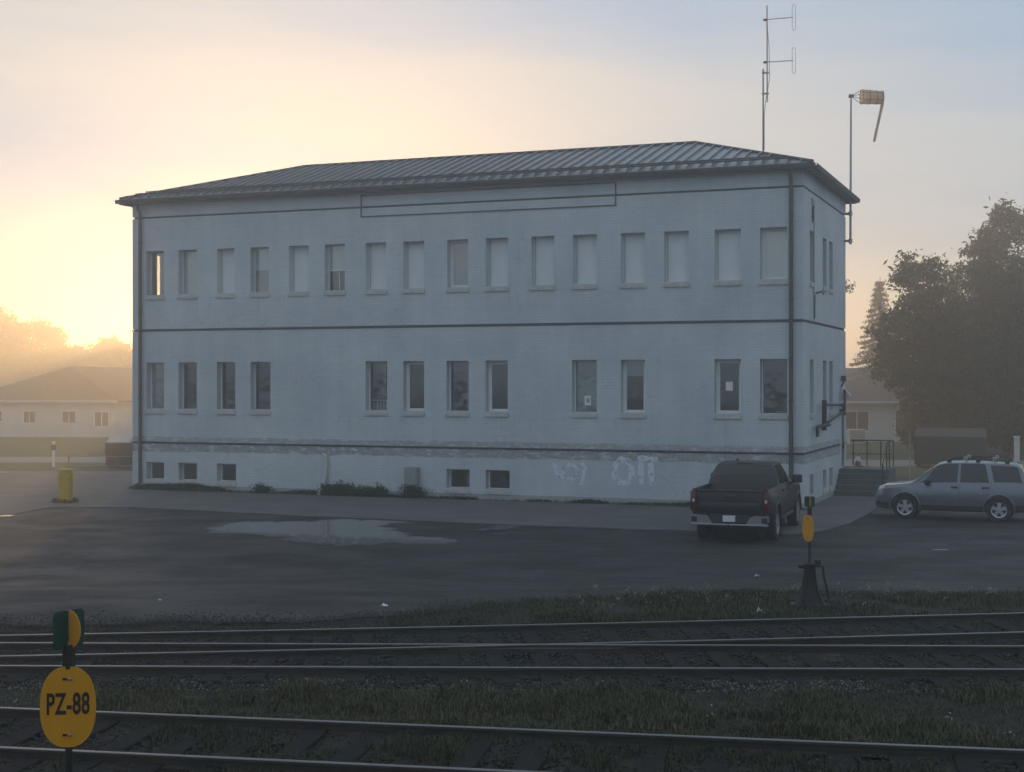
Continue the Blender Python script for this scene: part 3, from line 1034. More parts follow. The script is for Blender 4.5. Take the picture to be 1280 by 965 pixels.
# loose cable, small lamps and boxes on the right wall
def rw(sv, out, z):
    return (BL + out, sv, z)
b_ = MB(); s0 = sy(1014.5)
b_.tube([rw(s0, 0.02, 9.95), rw(s0 - 0.06, 0.03, 9.6), rw(s0 + 0.02, 0.03, 9.15), rw(s0 + 0.12, 0.03, 9.3), rw(s0 + 0.13, 0.03, 9.7)], 0.015, 5)
b_.tube([rw(s0 + 0.35, 0.02, 9.9), rw(s0 + 0.35, 0.02, 6.0)], 0.012, 5)
b_.build('wall_cable', 'black_iron', bld)
b_ = MB(); s1 = sy(1018)
b_.tube([rw(s1, 0.03, 6.9), rw(s1, 0.25, 6.95), rw(s1, 0.30, 6.85)], 0.03, 6); b_.tube([rw(s1 - 0.05, 0.03, 6.85), rw(s1 - 0.08, 0.03, 6.1)], 0.015, 5)
b_.build('wall_hook', 'black_iron', bld)
# white drain hose down the front wall and grey riser box
mat('old_plastic', (0.52, 0.51, 0.48), 0.6, var=0.15, scale=3)
xh = fx(409)
b_ = MB(); b_.tube([(xh - 0.15, -0.03, 1.46), (xh - 0.02, -0.06, 1.42), (xh + 0.01, -0.08, 1.2), (xh - 0.02, -0.10, 0.7), (xh - 0.10, -0.16, 0.25), (xh - 0.20, -0.28, 0.035)], [0.05, 0.07, 0.07, 0.07, 0.075, 0.08], 8)
b_.build('drain_pipe', 'old_plastic', bld, 40)
# ------------------------------------------------------------------ railway
mat('rail_side', (0.055, 0.042, 0.036), 0.75, metal=0.3, var=0.3, scale=7)
mat('rail_top', (0.17, 0.165, 0.165), 0.40, metal=0.85, var=0.15, scale=3)
mat('tie_wood', (0.035, 0.031, 0.029), 1.0, col2=(0.018, 0.017, 0.016), scale=5, spec=0.1, bump=0.5, bscale=30, stretch=(1, 8, 8))
RT = 0.65        # top of rail
TT = 0.572       # top of ties
def rail_world(px, py):
    return on_z(px, py, RT)
def quad_curve(pts, n=24):
    """least-squares parabola y(x) through world points"""
    X = np.array([p.x for p in pts]); Y = np.array([p.y for p in pts])
    deg = 2 if len(pts) > 2 else 1
    return np.polyfit(X, Y, deg)
RAIL_PROF = [(-0.065, 0.0), (0.065, 0.0), (0.065, 0.010), (0.012, 0.024), (0.012, 0.078), (0.034, 0.088), (0.034, 0.112), (-0.034, 0.112), (-0.034, 0.088), (-0.012, 0.078), (-0.012, 0.024), (-0.065, 0.010)]
def rail(co, xa, xb, parent, off=0.0, n=30, base=None):
    """one rail along y = poly(x); head strip is a sub-part of polished steel"""
    base = RT - 0.118 if base is None else base
    b_, h = MB(), MB()
    k = len(RAIL_PROF)
    xs_ = np.linspace(xa, xb, n)
    for i, x in enumerate(xs_):
        y = np.polyval(co, x); dy = np.polyval(np.polyder(co), x)
        t = Vector((1, dy, 0)).normalized(); nn = Vector((-t.y, t.x, 0))
        c = Vector((x, y, base)) + nn * off
        for p in RAIL_PROF:
            b_.v.append(tuple(c + nn * p[0] + Vector((0, 0, p[1]))))
        for q in (-0.030, 0.030):
            for zz in (0.1125, 0.118):
                h.v.append(tuple(c + nn * (q if zz < 0.115 else q * 0.72) + Vector((0, 0, zz))))
    for i in range(n - 1):
        for j in range(k):
            b_.f.append((i * k + j, i * k + (j + 1) % k, (i + 1) * k + (j + 1) % k, (i + 1) * k + j))
        o = i * 4
        for q in ((0, 1, 5, 4), (1, 3, 7, 5), (3, 2, 6, 7), (2, 0, 4, 6)):
            h.f.append(tuple(o + a for a in q))
    r = b_.build('rail', 'rail_side', parent)
    h.build('rail_head', 'rail_top', r)
    return r
tie_me = None
def tie(c, ang, length, parent):
    global tie_me
    if tie_me is None:
        b_ = MB(); b_.rbox(-0.115, 0.115, -0.5, 0.5, -0.17, 0.0, 0.012)
        o = b_.build('tie', 'tie_wood', parent); tie_me = o.data
    else:
        o = link('tie', tie_me, None, parent)
    o.location = (c[0], c[1], c[2] + random.uniform(-0.012, 0.008))
    o.rotation_euler = (0, random.uniform(-0.01, 0.01), ang + random.uniform(-0.025, 0.025))
    o.scale = (random.uniform(0.92, 1.08), length, 1)
    return o

# near track
tr1 = empty('railway_track', (0, 0, 0), 0, 'overgrown railway track with weeds between its ties beside yellow oval sign', 'track')
n1 = quad_curve([rail_world(0, 884), rail_world(300, 720 + 572 / 3.2), rail_world(640, 720 + 762 / 3.94), rail_world(960, 720 + 805 / 3.94), rail_world(1280, 937)])
n1 = np.polyfit([p.x for p in [rail_world(0, 884), rail_world(1280, 937)]], [p.y for p in [rail_world(0, 884), rail_world(1280, 937)]], 1)
G = 1.508
rail(n1, -11, 11, tr1, 0.0)
rail(n1, -11, 11, tr1, -G)
a1 = math.atan(n1[0])
x = -8.5
while x < 8.5:
    cx = Vector((x, np.polyval(n1, x), 0)) + Vector((-math.sin(a1), math.cos(a1), 0)) * (-G / 2)
    tie((cx.x, cx.y, TT), a1, 2.55, tr1)
    x += 0.55
# turnout: straight track and diverging track crossing it
tr2 = empty('railway_turnout', (0, 0, 0), 0, 'two railway tracks crossing at a shallow angle along edge of the asphalt lot', 'track')
pS = [rail_world(0, 803), rail_world(1280, 807)]
cS = np.polyfit([p.x for p in pS], [p.y for p in pS], 1)
pD = [rail_world(0, 794), rail_world(300, 787.2), rail_world(640, 781), rail_world(960, 774), rail_world(1280, 765.3)]
cD = quad_curve(pD)
rail(cS, -14, 14, tr2, 0.0)
rail(cS, -14, 14, tr2, -G)
rail(cD, -14, 14, tr2, 0.0, base=RT - 0.1195)
rail(cD, -14, 14, tr2, -G, base=RT - 0.120)
# frog casting and guard rails where the rails meet
xx = np.linspace(-8, 8, 400)
fc = xx[np.argmin(np.abs(np.polyval(cS, xx) - (np.polyval(cD, xx) - G)))]
fy = float(np.polyval(cS, fc))
b_ = MB(); b_.prism([(fc - 1.3, fy - 0.16), (fc + 1.2, fy - 0.12), (fc + 1.5, fy + 0.05), (fc + 1.2, fy + 0.20), (fc - 1.3, fy + 0.10)], 'Z', RT - 0.110, RT - 0.035)
b_.build('frog_casting', 'rail_side', tr2)
x = -12.0
while x < 12.0:
    yS = np.polyval(cS, x); yD = np.polyval(cD, x)
    lo, hi = min(yS - G, yD - G), max(yS, yD)
    tie((x, (lo + hi) / 2, TT), math.atan((cS[0] + np.polyval(np.polyder(cD), x)) / 2), hi - lo + 1.0, tr2)
    x += 0.56

# ------------------------------------------------------------------ switch stands
mat('sign_yellow', (0.62, 0.27, 0.006), 0.5, var=0.06, scale=6)
mat('sign_black', (0.015, 0.015, 0.015), 0.5)
mat('target_green', (0.008, 0.055, 0.042), 0.5, var=0.1, scale=6)
mat('target_orange', (0.62, 0.27, 0.03), 0.5, var=0.08)
def oval(w, h, n=40):
    """stadium-like oval outline"""
    out = []
    for i in range(n):
        t = 2 * math.pi * i / n
        c, s_ = math.cos(t), math.sin(t)
        e = 2 / 2.35
        out.append((w / 2 * abs(c) ** e * (1 if c >= 0 else -1), h / 2 * abs(s_) ** e * (1 if s_ >= 0 else -1)))
    return out
def text_mesh(body, size, name, m, parent, loc, rot, sx=1.0, off=0.0):
    cu = bpy.data.curves.new(name, 'FONT')
    cu.body = body; cu.size = size; cu.align_x = 'CENTER'; cu.align_y = 'CENTER'; cu.extrude = 0.0015; cu.offset = off
    cu.space_character = 1.05
    to = bpy.data.objects.new(name, cu)
    COL.objects.link(to)
    bpy.context.view_layer.update()
    me = bpy.data.meshes.new_from_object(to.evaluated_get(bpy.context.evaluated_depsgraph_get()))
    bpy.data.objects.remove(to); bpy.data.curves.remove(cu)
    o = link(name, me, m, parent)
    o.location = loc; o.rotation_euler = rot; o.scale = (sx, 1, 1)
    return o
mat('stand_iron', (0.014, 0.013, 0.013), 0.7, var=0.3, scale=6)
def switch_stand(name, base, total, label, sign_rz, target_rz, text, oh, ow, rz=0.0, vane=1.0):
    """low cast stand, mast, oval number plate and crossed target vanes; base at ground"""
    s = empty(name, base, rz, label, 'switch stand', 'switch stands beside the tracks')
    b_ = MB()        # flared cast pedestal with ribs
    b_.lathe([(0.25, 0.02), (0.215, 0.08), (0.15, 0.22), (0.115, 0.38), (0.09, 0.58), (0.10, 0.60), (0.10, 0.66), (0.055, 0.68)], 12)
    for k in range(4):
        t = k * math.pi / 2 + math.pi / 4
        d = Vector((math.cos(t), math.sin(t), 0)); q = Vector((-d.y, d.x, 0)) * 0.014
        pr = [(0.05, 0.57), (0.093, 0.55), (0.155, 0.23), (0.225, 0.09), (0.265, 0.03), (0.05, 0.03)]
        vs = [tuple(d * p[0] + q + Vector((0, 0, p[1]))) for p in pr] + [tuple(d * p[0] - q + Vector((0, 0, p[1]))) for p in pr]
        m_ = len(pr)
        b_.add(vs, [tuple(range(m_)), tuple(range(2 * m_ - 1, m_ - 1, -1))] + [(i, (i + 1) % m_, m_ + (i + 1) % m_, m_ + i) for i in range(m_)])
    b_.build('pedestal', 'stand_iron', s, 35)
    b_ = MB(); b_.rbox(-0.27, 0.27, -0.22, 0.22, 0.0, 0.035, 0.008)
    b_.build('base_plate', 'black_iron', s)
    b_ = MB(); b_.tube([(0.10, -0.02, 0.63), (0.20, -0.03, 0.62), (0.22, -0.03, 0.45), (0.30, -0.04, 0.12)], [0.022, 0.022, 0.018, 0.024], 8)
    b_.build('lever', 'black_iron', s, 40)
    b_ = MB(); b_.rbox(-0.17, -0.06, -0.035, 0.035, 0.59, 0.65, 0.008); b_.rbox(0.08, 0.17, -0.04, 0.04, 0.64, 0.72, 0.008)
    b_.build('latch', 'black_iron', s)
    b_ = MB(); b_.tube([(0, 0, 0.66), (0, 0, total - 0.22)], 0.020, 8); b_.tube([(0, 0, total - 0.33), (0, 0, total - 0.20)], 0.036, 8)
    b_.build('mast', 'black_iron', s, 40)
    zc = total - 0.315 - oh / 2
    pl = MB(); pl.prism(oval(ow, oh), 'Y', -0.003, 0.003)
    sg = pl.build('number_plate', 'sign_yellow', s)
    sg.location = (-0.03 * math.sin(-sign_rz), -0.028 * math.cos(sign_rz), zc); sg.rotation_euler = (0, 0, sign_rz)
    for q in (1, -1):
        b_ = MB()
        b_.lathe([(0.010, 0), (0.010, 0.008), (0.004, 0.012)], 8, 'Z'); hb = b_.build('bolt', 'galvanised', sg, 40)
        hb.rotation_euler = (math.radians(90), 0, 0); hb.location = (0.012, -0.004, q * oh * 0.345)
        b_ = MB(); b_.box(-0.028, -0.006, -0.008, -0.0035, q * oh * 0.345 - 0.006, q * oh * 0.345 + 0.006)
        b_.build('slot', 'sign_black', sg)
    if text: text_mesh(text, oh * 0.37, 'lettering', 'sign_black', sg, (0, -0.005, 0.012), (math.radians(90), 0, math.radians(0)), 0.55, 0.003)
    # crossed vanes: two green leaves on one axis, two orange discs on the other
    tv = empty('target', (0, 0, total - 0.115)); tv.parent = s; tv.rotation_euler = (0, 0, target_rz); tv.scale = (vane, vane, vane)
    for sgn in (1, -1):
        b_ = MB(); x0, x1 = (0.006, 0.105) if sgn > 0 else (-0.105, -0.006)
        ch = 0.022
        xo = x1 if sgn > 0 else x0; xi = x0 if sgn > 0 else x1
        b_.prism([(xi, -0.105), (xo - sgn * ch, -0.105), (xo, -0.105 + ch), (xo, 0.105 - ch), (xo - sgn * ch, 0.105), (xi, 0.105)], 'Y', -0.002, 0.002)
        b_.build('green_vane', 'target_green', tv)
        b_ = MB()
        arc = [(0.006, 0.098 * sgn * math.sin(0) - 0.0)]
        arc = [(sgn * (0.006 + 0.092 * math.cos(math.radians(a))), 0.105 * math.sin(math.radians(a))) for a in range(-90, 91, 12)]
        b_.prism(arc, 'X', -0.002, 0.002)
        b_.build('orange_vane', 'target_orange', tv)
    return s
near_base = at(86, 760, 8.0)
switch_stand('switch_stand', (near_base.x, 8.0, 0.62), near_base.z - 0.62 + 0.0, 'switch stand with big yellow oval plate PZ-88 beside the overgrown track',
             math.radians(8), math.radians(56), 'PZ-88', 0.443, 0.298)
zf = 0.45
for _ in range(12):
    fb = on_z(1012, 757, zf); zf = hz(fb.y)
ft_ = CAM_Z + (HORIZON - 617) / F_PX * fb.y - zf
switch_stand('switch_stand', (fb.x, fb.y, zf - 0.01), ft_, 'black flared switch stand with narrow turned yellow plate at edge of the lot',
             math.radians(-64), math.radians(4), None, 0.42, 0.29, vane=0.78)
# ------------------------------------------------------------------ vehicles
def car_paint(name, col, rough=0.35, metal=0.3, coat=0.8):
    m = mat(name, col, rough, metal, var=0.06, scale=2.5, coat=coat)
    m.node_tree.nodes['Principled BSDF'].inputs['Coat Roughness'].default_value = 0.05
    return m
car_paint('suv_paint', (0.155, 0.17, 0.195), 0.34, 0.6)
car_paint('truck_paint', (0.010, 0.006, 0.008), 0.45, 0.0, 0.25)
mat('tyre', (0.018, 0.018, 0.019), 0.85, var=0.25, scale=9)
mat('alloy', (0.50, 0.51, 0.52), 0.35, metal=0.8, var=0.1)
mat('dark_plastic', (0.022, 0.022, 0.024), 0.55, var=0.15)
mat('car_glass', (0.012, 0.014, 0.016), 0.04, spec=0.6)
mat('chrome', (0.45, 0.45, 0.46), 0.28, metal=1.0)
mat('tail_red', (0.085, 0.008, 0.008), 0.2, spec=0.6)
mat('lamp_clear', (0.60, 0.58, 0.56), 0.15, spec=0.7)
mat('plate_white', (0.68, 0.70, 0.72), 0.5, var=0.08)

class Loft:
    def __init__(s, st):
        s.st = st                       # list of (x, [(y,z)*K]) sorted by x
        s.x = np.array([q[0] for q in st])
        s.p = np.array([q[1] for q in st], float)
        s.K = s.p.shape[1]
    def at(s, x, t):
        """surface point on the left side (+y) at station x, section parameter t"""
        sec = np.stack([[np.interp(x, s.x, s.p[:, k, d]) for d in (0, 1)] for k in range(s.K)])
        k = min(int(t), s.K - 2)
        q = sec[k] + (sec[k + 1] - sec[k]) * (t - k)
        return np.array([x, q[0], q[1]])
    def nrm(s, x, t):
        e = 0.01
        a = s.at(x + e, t) - s.at(x - e, t); b = s.at(x, min(t + e, s.K - 1)) - s.at(x, max(t - e, 0))
        n = np.cross(a, b); n /= (np.linalg.norm(n) + 1e-9)
        return n if n[1] + n[2] > 0 or n[1] > 0 else -n
    def body(s, name, m, parent, sub=3):
        b_ = MB()
        xs_ = []
        for i in range(len(s.x) - 1):
            k = max(1, int((s.x[i + 1] - s.x[i]) / 0.25))
            xs_ += list(np.linspace(s.x[i], s.x[i + 1], k, endpoint=False))
        xs_.append(s.x[-1])
        K = s.K; R = 2 * K - 2
        for x in xs_:
            L = [s.at(x, k) for k in range(K)]
            ring = L + [q * np.array([1, -1, 1]) for q in L[-2:0:-1]]
            b_.v += [tuple(q) for q in ring]
        n = len(xs_)
        for i in range(n - 1):
            for k in range(R):
                b_.f.append((i * R + k, i * R + (k + 1) % R, (i + 1) * R + (k + 1) % R, (i + 1) * R + k))
        b_.f.append(tuple(range(R))); b_.f.append(tuple(range((n - 1) * R, n * R))[::-1])
        o = b_.build(name, m, parent)
        bm = bmesh.new(); bm.from_mesh(o.data)
        bmesh.ops.remove_doubles(bm, verts=list(bm.verts), dist=0.0005)
        bmesh.ops.recalc_face_normals(bm, faces=list(bm.faces))
        bm.to_mesh(o.data); bm.free()
        return o
    def patch(s, name, m, parent, corners, side=1, nx=6, nt=4, off=0.006, full=False):
        """corners: (x_back_low, x_front_low, x_back_high, x_front_high, t_low, t_high)"""
        xbl, xfl, xbh, xfh, t0, t1 = corners
        b_ = MB()
        for j in range(nt + 1):
            w = j / nt; t = t0 + (t1 - t0) * w
            for i in range(nx + 1):
                q = i / nx
                x = (xbl + (xbh - xbl) * w) * (1 - q) + (xfl + (xfh - xfl) * w) * q
                P = s.at(x, t) + s.nrm(x, t) * off
                b_.v.append((P[0], P[1] * side, P[2]))
        for j in range(nt):
            for i in range(nx):
                a = j * (nx + 1) + i
                b_.f.append((a, a + 1, a + nx + 2, a + nx + 1))
        o = b_.build(name, m, parent, 40, fix=True)
        return o
    def across(s, name, m, parent, xa, xb, t0, off=0.006, nx=6, nt=5):
        """patch over the whole width, from t0 on the left over the centre to t0 on the right"""
        b_ = MB()
        ts = list(np.linspace(t0, s.K - 1, nt))
        cols = [(t, 1) for t in ts] + [(t, -1) for t in ts[-2::-1]]
        for i in range(nx + 1):
            x = xa + (xb - xa) * i / nx
            for t, sd in cols:
                n = s.nrm(x, min(t, s.K - 1.02)); P = s.at(x, t) + n * off
                b_.v.append((P[0], P[1] * sd, P[2]))
        c = len(cols)
        for i in range(nx):
            for k in range(c - 1):
                a = i * c + k
                b_.f.append((a, a + 1, a + c + 1, a + c))
        return b_.build(name, m, parent, 40)

def cut_arches(o, axles, r, y_in):
    cs = []
    for x, z in axles:
        for sd in (1, -1):
            b_ = MB()
            prof = [(r, 0), (r, 1.0)]
            b_.lathe(prof, 28, 'Y', (x, y_in if sd > 0 else -y_in - 1.0, z))
            c = b_.build('cutter', None)
            cs.append(c)
            md = o.modifiers.new('arch', 'BOOLEAN'); md.operation = 'DIFFERENCE'; md.solver = 'EXACT'; md.object = c
            c.parent = o.parent
    bpy.context.view_layer.update()
    dg = bpy.context.evaluated_depsgraph_get()
    me = bpy.data.meshes.new_from_object(o.evaluated_get(dg))
    o.modifiers.clear()
    old = o.data; o.data = me; bpy.data.meshes.remove(old)
    for c in cs:
        bpy.data.objects.remove(c)
    me.shade_smooth(); me.set_sharp_from_angle(angle=math.radians(32))

def wheel(parent, x, y, r, w, side, rim_r, spokes=5, name='wheel'):
    b_ = MB()
    h = w / 2
    b_.lathe([(rim_r * 0.96, -h * 0.8), (rim_r + 0.02, -h), (r - 0.03, -h), (r - 0.005, -h * 0.8), (r, -h * 0.4), (r, h * 0.4), (r - 0.005, h * 0.8), (r - 0.03, h), (rim_r + 0.02, h), (rim_r * 0.96, h * 0.8)], 30, 'Y')
    t = b_.build(name, 'tyre', parent, 35)
    t.location = (x, y, r - 0.012)
    d = side * h
    b_ = MB()
    b_.lathe([(rim_r * 0.86, d * 0.92), (rim_r, d * 0.98), (rim_r, d * 0.80), (rim_r * 0.90, d * 0.55)], 30, 'Y')
    # dish so that the ring is open is hidden by the dark disc behind the spokes
    rim = MB()
    n = 30
    for k in range(n):
        a = 2 * math.pi * k / n
        for rr, yy in ((rim_r * 0.88, d * 0.90), (rim_r * 0.99, d * 1.0), (rim_r * 1.0, d * 0.85), (rim_r * 0.86, d * 0.6)):
            rim.v.append((rr * math.cos(a), yy, rr * math.sin(a)))
    for k in range(n):
        k2 = (k + 1) % n
        for j in range(3):
            rim.f.append((k * 4 + j, k2 * 4 + j, k2 * 4 + j + 1, k * 4 + j + 1))
    for k in range(spokes):
        a = 2 * math.pi * (k + 0.25) / spokes
        ca, sa = math.cos(a), math.sin(a)
        w0, w1 = rim_r * 0.17, rim_r * 0.27
        q = [(rim_r * 0.15, -w0), (rim_r * 0.90, -w1), (rim_r * 0.90, w1), (rim_r * 0.15, w0)]
        vs = [(u * ca - v_ * sa, d * (0.93 if u < rim_r * 0.5 else 0.88), u * sa + v_ * ca) for u, v_ in q] + [(u * ca - v_ * sa, d * 0.72, u * sa + v_ * ca) for u, v_ in q]
        rim.add(vs, [(0, 1, 2, 3), (7, 6, 5, 4), (0, 4, 5, 1), (1, 5, 6, 2), (2, 6, 7, 3), (3, 7, 4, 0)])
    rim.lathe([(rim_r * 0.22, min(d * 0.7, d * 0.97)), (rim_r * 0.22, max(d * 0.7, d * 0.97))], 14, 'Y')
    rim.build('rim', 'alloy', t, 35)
    bk = MB(); bk.lathe([(rim_r * 0.95, min(d * 0.35, d * 0.45)), (rim_r * 0.95, max(d * 0.35, d * 0.45))], 24, 'Y')
    bk.build('brake_disc', 'dark_plastic', t, 35)
    return t

def strip(lf, parent, pts, w=0.008, side=1, name='seam', off=0.003, m='dark_plastic'):
    """thin line on the body through (x,t) points"""
    b_ = MB(); vs = []
    for i, (x, t) in enumerate(pts):
        P = lf.at(x, t) + lf.nrm(x, t) * off
        a = lf.at(*pts[max(0, i - 1)]); c = lf.at(*pts[min(len(pts) - 1, i + 1)])
        d = c - a; d /= np.linalg.norm(d) + 1e-9
        q = np.cross(lf.nrm(x, t), d) * w / 2
        for sgn in (1, -1):
            V = P + q * sgn; vs.append((V[0], V[1] * side, V[2]))
    b_.add(vs, [(2 * i, 2 * i + 1, 2 * i + 3, 2 * i + 2) for i in range(len(pts) - 1)])
    return b_.build(name, m, parent)

# ---- silver-blue compact SUV
def suv_sec(w, zb, sh, tops):
    """tops: five (y,z) for indices 5..9"""
    return [(0, zb), (w * 0.84, zb), (w * 0.965, zb + 0.10), (w, min(0.64, sh - 0.05)), (w * 0.985, sh)] + tops
def flat(y, z, crown=0.02):
    return [(y, z), (y * 0.86, z + crown * 0.5), (y * 0.62, z + crown * 0.8), (y * 0.32, z + crown), (0, z + crown)]
def cabin(yb, zb, yr, zr):
    return [(yb, zb), ((yb + yr) / 2 + 0.035, (zb + zr) / 2), (yr, zr - 0.03), (yr * 0.86, zr), (0, zr + 0.015)]
stS = [
    (-2.22, suv_sec(0.72, 0.42, 0.66, flat(0.66, 0.70))),
    (-2.19, suv_sec(0.82, 0.36, 0.72, flat(0.77, 0.78))),
    (-2.13, suv_sec(0.875, 0.32, 0.86, flat(0.83, 0.90))),
    (-2.10, suv_sec(0.885, 0.30, 0.96, flat(0.84, 1.03))),
    (-2.06, suv_sec(0.89, 0.29, 0.98, [(0.85, 1.07), (0.83, 1.10), (0.80, 1.14), (0.60, 1.16), (0, 1.17)])),
    (-1.86, suv_sec(0.90, 0.27, 0.98, cabin(0.85, 1.08, 0.68, 1.60))),
    (-1.72, suv_sec(0.90, 0.26, 0.975, cabin(0.85, 1.075, 0.67, 1.665))),
    (-0.6, suv_sec(0.90, 0.25, 0.97, cabin(0.85, 1.07, 0.67, 1.70))),
    (0.20, suv_sec(0.90, 0.25, 0.96, cabin(0.85, 1.06, 0.665, 1.68))),
    (0.40, suv_sec(0.90, 0.25, 0.96, cabin(0.85, 1.055, 0.655, 1.63))),
    (1.18, suv_sec(0.90, 0.25, 0.95, flat(0.84, 1.04, 0.03))),
    (1.30, suv_sec(0.90, 0.25, 0.94, flat(0.83, 1.03, 0.03))),
    (1.90, suv_sec(0.885, 0.27, 0.88, flat(0.78, 0.965, 0.03))),
    (2.06, suv_sec(0.86, 0.29, 0.80, flat(0.75, 0.92, 0.02))),
    (2.16, suv_sec(0.80, 0.31, 0.70, flat(0.72, 0.80))),
    (2.22, suv_sec(0.66, 0.36, 0.56, flat(0.60, 0.62))),
]
Ls = Loft(stS)
pF, pR = on_z(1131.5, 648.5, 0.004), on_z(1248.5, 652.5, 0.004)
dirS = Vector((pF.x - pR.x, pF.y - pR.y, 0)).normalized()
# the near-side wheels stand at y=+0.78 of the car
side_n = Vector((-dirS.y, dirS.x, 0))
mid = (pF + pR) / 2
ax0 = (1.33 + -1.29) / 2
cS_ = mid - side_n * 0.86 - dirS * ax0
suv = empty('suv', (cS_.x, cS_.y, 0.006), math.atan2(dirS.y, dirS.x), 'silver blue compact SUV with black roof rack, side-on beside the building', 'car')
body = Ls.body('body', 'suv_paint', suv)
cut_arches(body, [(1.33, 0.36), (-1.29, 0.36)], 0.405, 0.55)
for sx in (1.33, -1.29):
    b_ = MB(); b_.lathe([(0.40, -0.545), (0.40, 0.545)], 24, 'Y', (sx, 0, 0.37)); b_.build('wheel_well', 'dark_plastic', suv, 40)
    for sd in (1, -1):
        wheel(suv, sx, sd * 0.78, 0.355, 0.215, sd, 0.225)
        b_ = MB()      # arch lip
        arc = [(sx + 0.425 * math.cos(math.radians(a)), 0.36 + 0.425 * math.sin(math.radians(a))) for a in range(-12, 193, 12)]
        b_.tube([(x_, sd * (Ls.at(x_, 3.0)[1] - 0.004 if z_ > 0.45 else Ls.at(x_, 2.4)[1] - 0.004), z_) for x_, z_ in arc], 0.020, 6)
        b_.build('arch_lip', 'suv_paint', suv, 40)
for sd in (1, -1):
    Ls.patch('side_window', 'car_glass', suv, (-0.14, 0.93, -0.17, 0.47, 5.12, 6.90), sd)
    Ls.patch('side_window', 'car_glass', suv, (-1.02, -0.22, -0.90, -0.24, 5.12, 6.90), sd)
    Ls.patch('side_window', 'car_glass', suv, (-1.93, -1.16, -1.80, -1.05, 5.20, 6.80), sd)
    strip(Ls, suv, [(0.98, 1.9), (1.0, 2.6), (1.0, 3.4), (0.98, 4.2), (0.95, 5.0)], 0.010, sd)
    strip(Ls, suv, [(-0.19, 1.9), (-0.19, 3), (-0.19, 4), (-0.19, 5.0)], 0.010, sd)
    strip(Ls, suv, [(-0.90, 2.6), (-0.95, 3.2), (-1.05, 4.0), (-1.06, 5.0)], 0.010, sd)
    for hx in (-0.06, -0.92):
        P = Ls.at(hx, 4.0)
        b_ = MB(); b_.rbox(hx - 0.10, hx + 0.10, sd * P[1] - 0.012, sd * P[1] + 0.028 if sd > 0 else sd * P[1] + 0.012, P[2] - 0.03, P[2] + 0.02, 0.010) if sd > 0 else b_.rbox(hx - 0.10, hx + 0.10, -P[1] - 0.028, -P[1] + 0.012, P[2] - 0.03, P[2] + 0.02, 0.010)
        b_.build('door_handle', 'dark_plastic', suv)
    b_ = MB(); yo = 0.90
    b_.rbox(0.62, 0.76, min(sd * yo, sd * (yo + 0.20)), max(sd * yo, sd * (yo + 0.20)), 1.03, 1.17, 0.03)
    b_.build('mirror', 'dark_plastic', suv)
    Ls.patch('headlight', 'lamp_clear', suv, (1.92, 2.10, 1.88, 2.05, 4.3, 5.6), sd, off=0.008)
    Ls.patch('tail_light', 'tail_red', suv, (-2.185, -2.05, -2.10, -2.0, 4.25, 5.1), sd, off=0.012)
    Ls.patch('lamp_rim', 'chrome', suv, (-2.17, -2.02, -2.155, -2.015, 4.1, 4.25), sd, off=0.010, nt=1)
    Ls.patch('sill_cladding', 'dark_plastic', suv, (-0.86, 0.90, -0.86, 0.90, 1.6, 2.25), sd, off=0.008)
    # roof rail on three feet
    b_ = MB(); yr = sd * 0.60
    b_.tube([(-1.55, yr, 1.69), (-1.45, yr, 1.76), (-0.6, yr, 1.785), (0.05, yr, 1.765), (0.15, yr, 1.70)], 0.022, 6)
    for fx_ in (-1.5, -0.7, 0.1): b_.box(fx_ - 0.06, fx_ + 0.06, yr - 0.018, yr + 0.018, 1.66, 1.75)
    b_.build('roof_rail', 'dark_plastic', suv, 40)
for cx_ in (-1.15, -0.35):
    b_ = MB(); b_.tube([(cx_, -0.66, 1.80), (cx_, 0.66, 1.80)], 0.024, 6); b_.build('cross_bar', 'dark_plastic', suv, 40)
    for sd in (1, -1):
        b_ = MB(); b_.rbox(cx_ - 0.05, cx_ + 0.05, sd * 0.60 - 0.04, sd * 0.60 + 0.04, 1.745, 1.835, 0.012); b_.build('bar_clamp', 'aluminium', suv)
Ls.across('windshield', 'car_glass', suv, 0.46, 1.12, 7.15)
Ls.across('rear_window', 'car_glass', suv, -2.045, -1.885, 7.2, nx=3)
Ls.across('front_grille', 'dark_plastic', suv, 2.10, 2.20, 6.2, nx=3)
Ls.patch('bumper_cladding', 'dark_plastic', suv, (1.80, 2.20, 1.80, 2.20, 1.2, 2.4), 1, off=0.008)
Ls.patch('bumper_cladding', 'dark_plastic', suv, (1.80, 2.20, 1.80, 2.20, 1.2, 2.4), -1, off=0.008)
Ls.patch('bumper_cladding', 'dark_plastic', suv, (-2.20, -1.72, -2.20, -1.72, 1.2, 2.4), 1, off=0.008)

